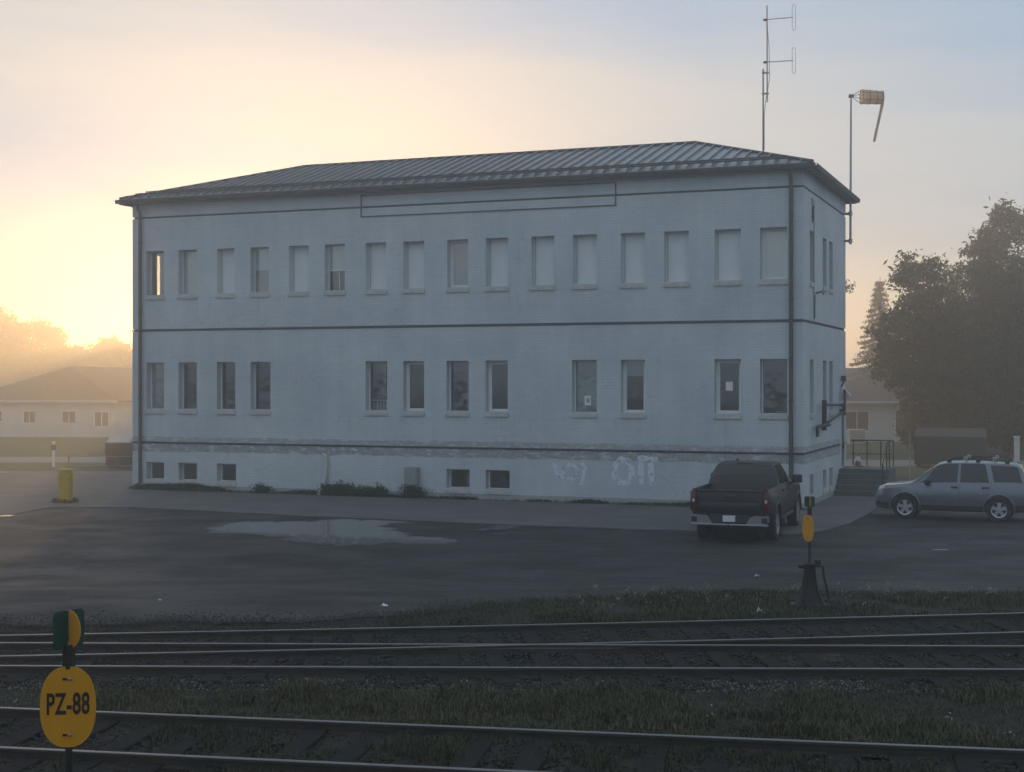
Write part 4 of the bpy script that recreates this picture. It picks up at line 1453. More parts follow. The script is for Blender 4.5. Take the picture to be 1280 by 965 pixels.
# ---- dark maroon pickup, seen from behind
def trk_sec(w, zb, sh, tops):
    return [(0, zb), (w * 0.90, zb), (w * 0.975, zb + 0.10), (w, 0.82), (w * 0.99, sh)] + tops
def bed(w):
    return [(w * 0.955, 1.335), (w * 0.90, 1.345), (w * 0.86, 1.33), (w * 0.85, 0.92), (0, 0.90)]
stT = [
    (0.12, trk_sec(0.96, 0.62, 1.26, bed(0.985))),
    (0.30, trk_sec(0.99, 0.58, 1.27, bed(1.0))),
    (1.20, trk_sec(1.01, 0.50, 1.27, bed(1.005))),
    (1.97, trk_sec(0.995, 0.50, 1.27, bed(0.995))),
    (1.985, trk_sec(0.99, 0.50, 1.24, [(0.935, 1.30), (0.90, 1.33), (0.86, 1.35), (0.55, 1.36), (0, 1.36)])),
    (2.05, trk_sec(0.99, 0.50, 1.24, cabin(0.935, 1.32, 0.80, 1.52))),
    (2.20, trk_sec(0.99, 0.50, 1.24, cabin(0.935, 1.32, 0.73, 1.84))),
    (2.35, trk_sec(0.99, 0.50, 1.24, cabin(0.935, 1.32, 0.715, 1.885))),
    (3.0, trk_sec(0.995, 0.50, 1.24, cabin(0.935, 1.31, 0.715, 1.905))),
    (3.65, trk_sec(0.995, 0.50, 1.23, cabin(0.935, 1.30, 0.70, 1.86))),
    (4.45, trk_sec(1.0, 0.50, 1.20, flat(0.93, 1.29, 0.03))),
    (4.6, trk_sec(1.0, 0.50, 1.19, flat(0.93, 1.28, 0.04))),
    (5.5, trk_sec(0.995, 0.50, 1.12, flat(0.90, 1.22, 0.04))),
    (5.75, trk_sec(0.96, 0.46, 1.05, flat(0.88, 1.15, 0.03))),
    (5.86, trk_sec(0.86, 0.46, 0.95, flat(0.80, 1.02, 0.02))),
]
Lt = Loft(stT)
trp = on_z(920.5, 674.5, 0.004)
TPHI = math.radians(19.0)
hd = Vector((math.sin(TPHI), math.cos(TPHI), 0))
t0 = Vector((trp.x, trp.y, 0)) - hd * 1.0
truck = empty('pickup_truck', (t0.x, t0.y, 0.006), math.pi / 2 - TPHI, 'dark maroon crew cab pickup truck parked nose towards the white wall', 'truck')
body = Lt.body('body', 'truck_paint', truck)
cut_arches(body, [(1.28, 0.44), (5.0, 0.44)], 0.50, 0.60)
for sx in (1.28, 5.0):
    b_ = MB(); b_.lathe([(0.49, -0.59), (0.49, 0.59)], 24, 'Y', (sx, 0, 0.45)); b_.build('wheel_well', 'dark_plastic', truck, 40)
    for sd in (1, -1):
        wheel(truck, sx, sd * 0.865, 0.42, 0.27, sd, 0.265, 6)
        b_ = MB()
        arc = [(sx + 0.52 * math.cos(math.radians(a)), 0.44 + 0.52 * math.sin(math.radians(a))) for a in range(0, 181, 12)]
        b_.tube([(x_, sd * (Lt.at(x_, 3.0)[1] + 0.004), z_) for x_, z_ in arc], 0.028, 6)
        b_.build('arch_flare', 'truck_paint', truck, 40)
# tailgate with pressed panel, spoiler lip and handle
b_ = MB(); b_.rbox(0.045, 0.13, -0.83, 0.83, 0.74, 1.325, 0.02)
tg = b_.build('tailgate', 'truck_paint', truck, 40)
b_ = MB(); b_.rbox(0.030, 0.06, -0.74, 0.74, 0.80, 1.02, 0.012); b_.build('pressed_panel', 'truck_paint', tg, 40)
b_ = MB(); b_.rbox(0.015, 0.10, -0.82, 0.82, 1.265, 1.33, 0.018); b_.build('spoiler_lip', 'truck_paint', tg, 40)
b_ = MB(); b_.rbox(0.028, 0.06, -0.14, 0.14, 1.13, 1.20, 0.01); b_.build('tailgate_handle', 'dark_plastic', tg)
for sd in (1, -1):
    ya, yb = sorted((sd * 0.845, sd * 0.985))
    b_ = MB(); b_.rbox(0.04, 0.20, ya, yb, 0.80, 1.29, 0.02); tl = b_.build('tail_light', 'tail_red', truck, 40)
    b_ = MB(); b_.rbox(0.030, 0.06, sd * 0.905 - 0.03, sd * 0.905 + 0.03, 1.01, 1.09, 0.008); b_.build('reverse_lamp', 'lamp_clear', tl)
# chrome bumper: two outer wings with step notches, dark middle
for sd in (1, -1):
    b_ = MB()
    pr = [(sd * 0.98, 0.70), (sd * 0.98, 0.56), (sd * 0.90, 0.49), (sd * 0.42, 0.49), (sd * 0.52, 0.66), (sd * 0.62, 0.70)]
    b_.prism(pr, 'X', -0.035, 0.10)
    b_.build('bumper_wing', 'chrome', truck)
    b_ = MB(); ya, yb = sorted((sd * 0.80, sd * 0.95)); b_.rbox(-0.045, 0.04, ya, yb, 0.525, 0.655, 0.012); b_.build('bumper_step', 'dark_plastic', truck)
b_ = MB(); b_.rbox(-0.03, 0.10, -0.50, 0.50, 0.50, 0.715, 0.015); b_.build('bumper_centre', 'dark_plastic', truck)
b_ = MB(); b_.rbox(-0.05, 0.02, -0.97, 0.97, 0.445, 0.492, 0.012); b_.build('bumper_lip', 'chrome', truck)
b_ = MB(); b_.box(-0.042, -0.032, -0.155, 0.155, 0.545, 0.70); b_.build('licence_plate', 'plate_white', truck)
b_ = MB(); b_.tube([(0.15, 0, 0.45), (-0.10, 0, 0.44)], 0.04, 8); b_.build('hitch', 'black_iron', truck)
b_ = MB(); b_.box(0.3, 5.2, -0.45, 0.45, 0.36, 0.56); b_.build('chassis', 'dark_plastic', truck)
b_ = MB(); b_.tube([(1.28, -0.75, 0.42), (1.28, 0.75, 0.42)], 0.06, 8); b_.lathe([(0.14, -0.12), (0.16, 0.0), (0.14, 0.12)], 12, 'Y', (1.28, 0, 0.42)); b_.build('rear_axle', 'black_iron', truck)
Lt.across('rear_window', 'car_glass', truck, 2.065, 2.19, 6.7, nx=4)
Lt.across('windshield', 'car_glass', truck, 3.72, 4.38, 7.15)
b_ = MB(); b_.rbox(2.21, 2.25, -0.20, 0.20, 1.845, 1.885, 0.008); b_.build('brake_lamp', 'tail_red', truck)
b_ = MB(); b_.prism([(2.62, 1.90), (2.70, 1.985), (2.73, 1.985), (2.84, 1.905)], 'Y', -0.02, 0.02)
o = b_.build('roof_fin', 'dark_plastic', truck); o.location.y = 0.28
for sd in (1, -1):
    Lt.patch('side_window', 'car_glass', truck, (2.98, 4.15, 2.98, 3.72, 5.12, 6.90), sd)
    Lt.patch('side_window', 'car_glass', truck, (2.12, 2.90, 2.30, 2.90, 5.12, 6.88), sd)
    strip(Lt, truck, [(2.94, 1.9), (2.94, 3), (2.94, 4), (2.94, 5.0)], 0.012, sd)
    strip(Lt, truck, [(4.2, 1.9), (4.2, 3), (4.2, 4), (4.15, 5.0)], 0.012, sd)
    for hx in (2.35, 3.15):
        P = Lt.at(hx, 4.0); ya, yb = sorted((sd * (P[1] - 0.012), sd * (P[1] + 0.03)))
        b_ = MB(); b_.rbox(hx - 0.11, hx + 0.11, ya, yb, P[2] - 0.075, P[2] - 0.025, 0.01); b_.build('door_handle', 'dark_plastic', truck)
    ya, yb = sorted((sd * 0.97, sd * 1.25))
    b_ = MB(); b_.rbox(3.92, 4.02, ya, yb, 1.28, 1.50, 0.035); mr = b_.build('mirror', 'dark_plastic', truck, 40)
    b_ = MB(); b_.tube([(3.98, sd * 0.90, 1.27), (3.97, sd * 1.05, 1.30)], 0.035, 6); b_.build('mirror_arm', 'dark_plastic', mr)
    b_ = MB(); b_.tube([(1.85, sd * 0.93, 0.47), (4.4, sd * 0.93, 0.47)], 0.05, 8); b_.build('side_step', 'dark_plastic', truck, 40)
# ------------------------------------------------------------------ antenna mast on the roof
def bl_local(p):
    d = Vector(p) - LC
    return Vector((d.dot(BX), d.dot(BY), p[2]))
AY = 48.6
def aw(px, py):
    return at(px, py, AY)
m0 = aw(954, 190)
lb = bl_local(m0)
# roof height under the mast (front slope)
zr = slope_z(min(lb.y, front_top(lb.x))) if lb.y < RY else RZ
ant = empty('antenna_mast', (m0.x, m0.y, zr), 0, 'thin grey antenna mast with two folded dipoles on the hip roof', 'antenna')
def rel(px, py, dy=0.0):
    p = aw(px, py); return (p.x - m0.x, dy, p.z - zr)
b_ = MB(); b_.tube([(0, 0, -0.03), rel(954, 86)], 0.030, 8); b_.build('lower_mast', 'galvanised', ant, 40)
b_ = MB(); b_.tube([rel(959, 128, -0.02), rel(958.6, 7, -0.02)], 0.024, 8); b_.build('upper_mast', 'galvanised', ant, 40)
b_ = MB()
for py in (91, 117):
    p = rel(956.5, py); b_.rbox(p[0] - 0.12, p[0] + 0.12, -0.06, 0.05, p[2] - 0.025, p[2] + 0.025, 0.008)
b_.build('mast_clamp', 'galvanised', ant)
for py0, py1, top, bot in ((25, 22, 6, 38), (78, 76, 60, 92)):
    b_ = MB(); b_.tube([rel(956, py0, -0.04), rel(991, py1, -0.04)], 0.016, 6); bo = b_.build('boom', 'galvanised', ant, 40)
    b_ = MB(); p = rel(957, py0); b_.rbox(p[0] - 0.08, p[0] + 0.06, -0.07, 0.03, p[2] - 0.035, p[2] + 0.035, 0.01); b_.build('boom_clamp', 'black_iron', bo)
    b_ = MB()
    w_ = 0.055; t_, q_ = rel(992, top), rel(992, bot)
    cx_ = t_[0]; loop = []
    for a in range(0, 181, 30): loop.append((cx_ + w_ * math.cos(math.radians(a)), -0.04, t_[2] - w_ + w_ * math.sin(math.radians(a))))
    for a in range(180, 361, 30): loop.append((cx_ + w_ * math.cos(math.radians(a)), -0.04, q_[2] + w_ + w_ * math.sin(math.radians(a))))
    loop.append(loop[0])
    b_.tube(loop, 0.012, 6); b_.build('folded_dipole', 'aluminium', ant, 40)
b_ = MB(); b_.tube([rel(958, 26, -0.05), rel(961, 60, -0.06), rel(961.5, 100, -0.06), rel(957, 125, -0.05), rel(955, 145, -0.045), rel(955, 188, -0.045)], 0.010, 5)
b_.build('coax_cable', 'black_iron', ant)

# ------------------------------------------------------------------ windsock on the far right corner
WC = LC + BX * (BL + 0.34) + BY * (BD - 0.25)
WY = WC.y
def ww(px, py): return at(px, py, WY)
pb, pt = ww(1063, 302), ww(1063.8, 119)
wx = pb.x
cloth = mat('sock_cloth', (0.62, 0.50, 0.38), 0.8, var=0.12, scale=5)
nb = cloth.node_tree
tl_ = nb.nodes.new('ShaderNodeBsdfTranslucent'); tl_.inputs[0].default_value = (0.72, 0.58, 0.43, 1)
ms_ = nb.nodes.new('ShaderNodeMixShader'); ms_.inputs[0].default_value = 0.5
nb.links.new(nb.nodes['Principled BSDF'].outputs[0], ms_.inputs[1]); nb.links.new(tl_.outputs[0], ms_.inputs[2])
nb.links.new(ms_.outputs[0], nb.nodes['Material Output'].inputs['Surface'])
ws = empty('windsock', (wx, WY, pb.z), 0, 'faded tan windsock on tall pole fixed to building corner, tail hanging limp', 'windsock')
def wr(px, py, dy=0.0):
    p = ww(px, py); return Vector((p.x - wx, dy, p.z - pb.z))
b_ = MB(); b_.tube([(0, 0, -0.1), wr(1063.6, 150), wr(1063.8, 119)], [0.045, 0.038, 0.032], 8); b_.build('pole', 'galvanised', ws, 40)
for py in (267, 301):
    c = wr(1061, py)
    wall_pt = LC + BX * (BL + 0.004) + BY * (BD - 0.25)
    wv = Vector((wall_pt.x - wx, wall_pt.y - WY, c.z))
    b_ = MB(); b_.tube([wv, (0, 0, c.z)], 0.05, 6); b_.lathe([(0.075, c.z - 0.07), (0.075, c.z + 0.07)], 10); b_.build('wall_bracket', 'galvanised', ws)
hub = wr(1064, 120)
b_ = MB(); b_.rbox(hub.x - 0.09, hub.x + 0.09, -0.05, 0.05, hub.z - 0.06, hub.z + 0.06, 0.015); b_.tube([hub, wr(1060.5, 122)], 0.03, 6); b_.build('swivel', 'black_iron', ws)
R1 = 0.27
ring_c = wr(1077, 121)
b_ = MB()
for a in (0, 90, 180, 270):
    e = ring_c + Vector((0, math.cos(math.radians(a + 30)) * R1, math.sin(math.radians(a + 30)) * R1))
    b_.tube([hub, e], 0.012, 5)
rg = [ring_c + Vector((0, math.cos(t) * R1, math.sin(t) * R1)) for t in np.linspace(0, 2 * math.pi, 17)]
b_.tube(rg, 0.014, 5)
b_.build('wire_cage', 'black_iron', ws)
endc = wr(1103, 122)
b_ = MB(); prof = []
nseg, nr = 8, 18
for i in range(nseg + 1):
    q = i / nseg; c = ring_c.lerp(endc, q); r_ = R1 * (1 - 0.12 * q)
    for k in range(nr):
        t = 2 * math.pi * k / nr
        sag = 1 + 0.05 * math.sin(3 * t + i) * q
        b_.v.append((c.x, math.cos(t) * r_ * sag, c.z + math.sin(t) * r_ * sag))
for i in range(nseg):
    for k in range(nr):
        b_.f.append((i * nr + k, i * nr + (k + 1) % nr, (i + 1) * nr + (k + 1) % nr, (i + 1) * nr + k))
b_.build('sock', cloth, ws, 60)
b_ = MB()
for px in (1086, 1095, 1103):
    c = wr(px, 121.6); rr_ = R1 * (1 - 0.12 * (px - 1077) / 26) + 0.006
    b_.tube([(c.x, math.cos(t) * rr_, c.z + math.sin(t) * rr_) for t in np.linspace(0, 2 * math.pi, 17)], 0.010, 5)
b_.tube([wr(1077, 119), wr(1103, 120)], 0.010, 5)
for a in (60, 120):
    b_.tube([ring_c + Vector((0, -math.sin(math.radians(a)) * R1, math.cos(math.radians(a)) * R1)), endc + Vector((0, -math.sin(math.radians(a)) * R1 * 0.89, math.cos(math.radians(a)) * R1 * 0.89))], 0.008, 4)
b_.build('sock_frame', 'trim_brown', ws)
# limp tail: collapsed tube folding over the end ring
b_ = MB()
path = [wr(1102, 116), wr(1103.6, 122), wr(1102.6, 132), wr(1100, 142), wr(1098, 152), wr(1095.5, 164), wr(1092.5, 177)]
wd = [0.24, 0.22, 0.15, 0.12, 0.10, 0.085, 0.07]
for i, p in enumerate(path):
    for k in range(10):
        t = 2 * math.pi * k / 10
        b_.v.append((p.x + math.cos(t) * 0.045 * (1 + 0.3 * math.sin(i * 2 + k)), math.sin(t) * wd[i], p.z))
for i in range(len(path) - 1):
    for k in range(10):
        b_.f.append((i * 10 + k, i * 10 + (k + 1) % 10, (i + 1) * 10 + (k + 1) % 10, (i + 1) * 10 + k))
b_.build('tail', cloth, ws, 60)

# ------------------------------------------------------------------ bracket, lamp and stairs on the right side
def side_world(sv, out, z):
    p = LC + BX * (BL + out) + BY * sv
    return Vector((p.x, p.y, z))
sA = sy(1049.5)
br0 = side_world(sA, 0.0, 2.6)
brk = empty('pipe_bracket', br0, YAW, 'black welded pipe bracket standing out from the right side wall near the door', 'bracket')
def q(sv, out, z): return (out, sv - sA, z - 2.6)
zt = lambda py, px: CAM_Z + (HORIZON - py) / F_PX * (LC + BX * BL + BY * sy(px)).y
s23 = sy(1024) ; s48 = sA
zA, zB = zt(506, 1024), zt(545, 1015)
b_ = MB(); b_.tube([q(s48, 0.18, zt(487, 1048)), q(s48, 0.18, zt(519, 1048))], 0.045, 8); b_.tube([q(s48, 0.0, zt(513, 1048)), q(s48, 0.22, zt(513, 1048))], 0.05, 8); b_.build('wall_post', 'black_iron', brk, 40)
b_ = MB(); b_.tube([q(s48, 0.18, zt(506, 1048)), q(s23, 0.18, zt(506, 1024))], 0.04, 8); b_.build('arm', 'black_iron', brk, 40)
b_ = MB(); b_.tube([q(s48, 0.18, zt(514, 1048)), q(sy(1028), 0.18, zt(528, 1028))], 0.04, 8); b_.build('brace', 'black_iron', brk, 40)
for px in (1022, 1025):
    b_ = MB(); b_.tube([q(sy(px), 0.18, zt(500, px)), q(sy(px), 0.18, zt(538, px))], 0.04, 8); b_.build('hanging_pipe', 'black_iron', brk, 40)
b_ = MB(); b_.tube([q(sy(1030), 0.18, zt(531, 1030)), q(sy(1016), 0.18, zt(533, 1016)), q(sy(1014.8), 0.18, zt(534, 1015)), q(sy(1014.6), 0.18, zt(546, 1015))], 0.055, 8); b_.build('elbow_pipe', 'black_iron', brk, 40)
b_ = MB(); b_.tube([q(sy(1020), 0.0, zt(533, 1020)), q(sy(1020), 0.2, zt(533, 1020))], 0.03, 6); b_.build('stay', 'black_iron', brk)
lp = side_world(sy(1050.8), 0.0, 3.62)
lamp = empty('wall_lamp', lp, YAW, 'small grey hooded lamp on right side wall above the side door', 'lamp')
b_ = MB(); b_.prism([(0.0, -0.28), (0.0, 0.22), (0.10, 0.20), (0.34, -0.05), (0.36, -0.14), (0.30, -0.16)], 'Y', -0.20, 0.20); b_.build('hood', 'old_plastic', lamp)
b_ = MB(); b_.tube([(0.02, 0, 0.22), (0.12, 0, 0.42), (0.10, 0, 0.55)], 0.03, 6); b_.rbox(0.02, 0.2, -0.07, 0.07, 0.42, 0.62, 0.02); b_.build('sensor', 'dark_plastic', lamp)

# concrete steps climbing along the wall to a landing at the door
ST_O = 1.75
s_top0, s_top1 = sy(1050) - 0.25, BD + 0.5
stz = empty('concrete_steps', side_world(s_top0, 0, 0), YAW, 'short flight of grey concrete steps up to the side door', 'steps')
nst, rise, run = 5, 0.175, 0.29
for k in range(nst):
    b_ = MB()
    z1 = 0.03 + rise * (k + 1)
    y0 = -run * (nst - 1 - k)
    y1 = (s_top1 - s_top0) if k == nst - 1 else y0 + run - 0.002
    b_.rbox(0.02, ST_O, y0, y1, 0.025, z1, 0.012)
    b_.build('step' if k < nst - 1 else 'landing', 'old_concrete', stz)
rail_e = empty('stair_railing', side_world(s_top0, ST_O - 0.08, 0), YAW, 'dark metal railing with upright bars round the stair landing', 'railing')
zl = 0.03 + rise * nst
b_ = MB(); top = zl + 0.95
b_.tube([(0, -run * 4, 0.03 + rise + 0.95), (0, 0.0, top), (0, s_top1 - s_top0 - 0.08, top), (-ST_O + 0.2, s_top1 - s_top0 - 0.08, top)], 0.025, 6)
b_.build('handrail', 'black_iron', rail_e, 40)
posts = [(0, -run * 4 + 0.03, 0.03 + rise), (0, 0.0, zl), (0, 0.8, zl), (0, s_top1 - s_top0 - 0.08, zl), (-0.45, s_top1 - s_top0 - 0.08, zl), (-0.95, s_top1 - s_top0 - 0.08, zl), (-1.45, s_top1 - s_top0 - 0.08, zl)]
for (x_, y_, z_) in posts:
    b_ = MB(); b_.tube([(x_, y_, z_), (x_, y_, min(top, z_ + 0.96))], 0.024, 6); b_.build('post', 'black_iron', rail_e, 40)
b_ = MB(); b_.tube([(0, 0.0, zl + 0.45), (0, s_top1 - s_top0 - 0.08, zl + 0.45), (-ST_O + 0.2, s_top1 - s_top0 - 0.08, zl + 0.45)], 0.016, 6); b_.build('mid_rail', 'black_iron', rail_e)
mat('cone_orange', (0.22, 0.11, 0.07), 0.6, var=0.2)
cp = side_world(s_top1 - 0.5, 0.45, zl)
cone = empty('traffic_cone', cp, 0, 'small faded traffic cone with pale collar on the stair landing', 'cone')
b_ = MB(); b_.rbox(-0.17, 0.17, -0.17, 0.17, 0.001, 0.03, 0.01); b_.build('base', 'cone_orange', cone)
b_ = MB(); b_.lathe([(0.13, 0.03), (0.095, 0.2)], 14); b_.lathe([(0.055, 0.38), (0.03, 0.48)], 14); b_.build('body', 'cone_orange', cone, 40)
b_ = MB(); b_.lathe([(0.096, 0.2), (0.056, 0.38)], 14); b_.build('collar', 'plate_white', cone, 40)

# utility box on legs against the front wall
ux = fx(517)
ub = empty('utility_box', LC + BX * ux, YAW, 'grey metal utility box on two legs against the front wall', 'utility box')
mat('box_grey', (0.27, 0.28, 0.29), 0.6, var=0.15, scale=4)
b_ = MB(); b_.rbox(-0.24, 0.24, -0.26, -0.02, 0.42, 1.08, 0.015); b_.build('cabinet', 'box_grey', ub)
b_ = MB(); b_.rbox(-0.20, 0.20, -0.272, -0.258, 0.48, 1.02, 0.005); b_.build('cabinet_door', 'box_grey', ub)
for sd in (-1, 1):
    b_ = MB(); b_.tube([(sd * 0.17, -0.13, 0.0), (sd * 0.17, -0.13, 0.43)], 0.03, 6); b_.build('leg', 'box_grey', ub)

# ------------------------------------------------------------------ yard things on the left
mat('post_yellow', (0.36, 0.26, 0.012), 0.55, var=0.2, scale=6, bump=0.2, bscale=12)
yp = on_z(82, 628, 0.03)
b_ = MB(); b_.lathe([(0.245, 0.0), (0.24, 0.02), (0.24, 1.08), (0.225, 1.105), (0.10, 1.115)], 20)
yb = tag(b_.build('yellow_bollard', 'post_yellow', None, 30), 'stout yellow painted bollard standing on the concrete pavement', 'bollard')
yb.location = (yp.x, yp.y, 0.03)
mpz = on_z(67, 584, 0.006)
mk = empty('marker_post', (mpz.x, mpz.y, 0.006), 0, 'white marker post with dark band in the grass verge', 'post')
b_ = MB(); b_.rbox(-0.06, 0.06, -0.05, 0.05, 0, 1.22, 0.015); b_.build('shaft', 'white_frame', mk)
b_ = MB(); b_.rbox(-0.10, 0.10, -0.065, 0.065, 0.80, 1.06, 0.012); b_.build('band', 'black_iron', mk)
mat('bin_dark', (0.030, 0.034, 0.032), 0.6, var=0.25, scale=3)
mat('bin_lid', (0.10, 0.10, 0.10), 0.25, var=0.1)
def dumpster(name, loc, rz, w, d, h, label, body, lidm):
    e = empty(name, loc, rz, label, 'dumpster', None)
    b_ = MB()
    b_.prism([(-d / 2, 0.12), (d / 2, 0.12), (d / 2, h), (-d / 2 - 0.12, h * 0.80), (-d / 2 - 0.12, h * 0.70)], 'X', -w / 2, w / 2)
    b_.build('bin', body, e)
    for k in range(5):
        x = -w / 2 + 0.08 + (w - 0.16) * k / 4
        b_ = MB(); b_.box(x - 0.035, x + 0.035, -d / 2 - 0.05, -d / 2 - 0.003, 0.14, h * 0.66); b_.build('rib', body, e)
    for sd in (-1, 1):
        b_ = MB(); b_.rbox(sd * (w / 2 + 0.04) - 0.04, sd * (w / 2 + 0.04) + 0.04, -0.45, 0.45, h * 0.45, h * 0.62, 0.01); b_.build('fork_pocket', body, e)
        x0_, x1_ = sorted((sd * 0.02, sd * w / 2))
        b_ = MB(); b_.prism([(-d / 2 - 0.16, h * 0.80 + 0.012), (d / 2 + 0.02, h + 0.012), (d / 2 + 0.02, h + 0.05), (-d / 2 - 0.16, h * 0.80 + 0.05)], 'X', x0_, x1_); b_.build('lid', lidm, e)
        for yy in (-0.4, 0.4):
            b_ = MB(); b_.rbox(sd * (w / 2 - 0.15) - 0.05, sd * (w / 2 - 0.15) + 0.05, yy - 0.08, yy + 0.08, 0.0, 0.125, 0.01); b_.build('foot', body, e)
    return e
dz = on_z(160, 585, 0.006)
dumpster('dumpster', (dz.x, dz.y + 0.8, 0.006), math.radians(4), 2.2, 1.3, 1.42, 'black dumpster with glinting sloped lid beyond the left end of the building', 'bin_dark', 'bin_lid')
mat('bin_green', (0.018, 0.030, 0.028), 0.6, var=0.25, scale=3)
dg_ = on_z(1192, 584, 0.006)
dumpster('dumpster', (dg_.x, dg_.y + 0.5, 0.006), math.radians(-19), 3.2, 1.6, 1.75, 'wide dull green dumpster standing behind the parked SUV', 'bin_green', 'bin_green')
# low two-rail fence before the dark dumpster
fe = empty('cable_fence', (on_z(149, 585.5).x, on_z(149, 585.5).y - 0.5, 0.006), 0, 'low two-wire fence with grey posts in front of the dark dumpster', 'fence')
for x in (-2.2, -0.0, 2.2):
    b_ = MB(); b_.tube([(x, 0, 0), (x, 0, 0.62)], 0.045, 8); b_.build('post', 'old_concrete', fe, 40)
for z in (0.14, 0.58):
    b_ = MB(); b_.tube([(-2.2, 0, z), (2.2, 0, z)], 0.012, 5); b_.build('wire', 'galvanised', fe)

# ------------------------------------------------------------------ houses in the mist
mat('siding_white', (0.62, 0.61, 0.58), 0.7, var=0.08, scale=1.0)
mat('siding_grey', (0.36, 0.36, 0.35), 0.75, var=0.1, scale=1.0)
mat('shingle_brown', (0.105, 0.082, 0.068), 0.9, var=0.2, scale=2.5)
mat('shingle_dark', (0.060, 0.056, 0.054), 0.9, var=0.2, scale=2.5)
mat('house_glass', (0.075, 0.075, 0.08), 0.25)
def house(name, loc, rz, W, D, eave, ridge, ov, label, roof_m, wins, doors=(), hip=True, siding='siding_white', wins_side=()):
    """front (local y=0) faces -y; wins: (x, w, z0, z1) on the front; wins_side: on the right end wall"""
    e = empty(name, loc, rz, label, 'house')
    b_ = MB(); b_.box(0, W, 0, D, 0, eave); wl_ = b_.build('wall', siding, e)
    nb_ = int(eave / 0.22)
    for k in range(1, nb_):
        b_ = MB(); b_.box(-0.012, W + 0.012, -0.014, -0.001, k * 0.22, k * 0.22 + 0.02)
        b_.build('siding_board', siding, wl_)
    hy = D / 2 if D < W else W / 2
    b_ = MB()
    x0, x1, y0, y1 = -ov, W + ov, -ov, D + ov
    t = 0.14
    if D <= W:
        r0, r1 = (x0 + (hy + ov), D / 2), (x1 - (hy + ov), D / 2)
    else:
        r0, r1 = (W / 2, y0 + hy + ov), (W / 2, y1 - hy - ov)
    c = [(x0, y0), (x1, y0), (x1, y1), (x0, y1)]
    V = [(p[0], p[1], eave) for p in c] + [(p[0], p[1], eave + t) for p in c] + [(r0[0], r0[1], ridge), (r1[0], r1[1], ridge)]
    if D <= W:
        F = [(0, 3, 2, 1), (0, 1, 5, 4), (1, 2, 6, 5), (2, 3, 7, 6), (3, 0, 4, 7), (4, 5, 9, 8), (5, 6, 9), (6, 7, 8, 9), (7, 4, 8)]
    else:
        F = [(0, 3, 2, 1), (0, 1, 5, 4), (1, 2, 6, 5), (2, 3, 7, 6), (3, 0, 4, 7), (4, 5, 8), (5, 6, 9, 8), (6, 7, 9), (7, 4, 8, 9)]
    V = [(p[0], p[1], p[2] + 0.003) for p in V]
    b_.add(V, F); rf = b_.build('roof', roof_m, e)
    b_ = MB(); b_.box(x0 + 0.02, x1 - 0.02, y0 - 0.022, y0 - 0.002, eave + 0.0, eave + t); b_.build('fascia', siding, rf)
    for (x, w, z0, z1) in wins:
        b_ = MB(); t_ = 0.07
        b_.box(x, x + w, -0.06, -0.016, z0, z0 + t_); b_.box(x, x + w, -0.06, -0.016, z1 - t_, z1); b_.box(x, x + t_, -0.06, -0.016, z0 + t_, z1 - t_); b_.box(x + w - t_, x + w, -0.06, -0.016, z0 + t_, z1 - t_)
        b_.box(x + w / 2 - 0.03, x + w / 2 + 0.03, -0.055, -0.016, z0 + t_, z1 - t_)
        wn_ = b_.build('window', 'white_frame', e)
        b_ = MB(); b_.box(x + t_, x + w / 2 - 0.031, -0.03, -0.017, z0 + t_, z1 - t_); b_.build('pane', 'house_glass', wn_)
        b_ = MB(); b_.box(x + w / 2 + 0.031, x + w - t_, -0.03, -0.017, z0 + t_, z1 - t_); b_.build('pane', 'house_glass', wn_)
    for (x, w, h) in doors:
        b_ = MB(); b_.box(x, x + w, -0.07, -0.016, 0.15, 0.15 + h); b_.build('door', 'trim_brown', e)
    return e
# left bungalow hall: hip end towards the tracks, ridge running back to the right
hl_ = on_z(-42, 546, 0.0)
house('bungalow', (hl_.x, hl_.y, 0.0), math.radians(-6), 11.2, 26.0, 2.55, 5.25, 0.5, 'long white bungalow with brown hip roof fading into golden mist', 'shingle_brown',
      [(1.6, 1.2, 1.1, 1.95), (4.35, 1.0, 1.0, 1.95), (7.3, 1.1, 1.0, 1.95), (9.75, 1.15, 0.75, 1.9)])
hr_ = on_z(1020, 553, 0.0)
rh = house('bungalow', (hr_.x, hr_.y, 0.0), math.radians(3), 13.0, 8.0, 2.62, 4.35, 0.6, 'pale bungalow with dark low roof half hidden by the leafy trees', 'shingle_dark',
      [(1.9, 1.7, 0.75, 2.1), (5.3, 1.1, 0.6, 2.15)], [(8.4, 0.95, 2.0)], siding='siding_white')
hb_ = on_z(1000, 535, 0.0)
house('bungalow', (hb_.x, hb_.y, 0.0), math.radians(-4), 16.0, 9.0, 2.9, 5.3, 0.6, 'grey roofed house far back in the mist behind the pale bungalow', 'shingle_dark',
      [(3.0, 1.4, 1.0, 2.1), (7.0, 1.4, 1.0, 2.1)])
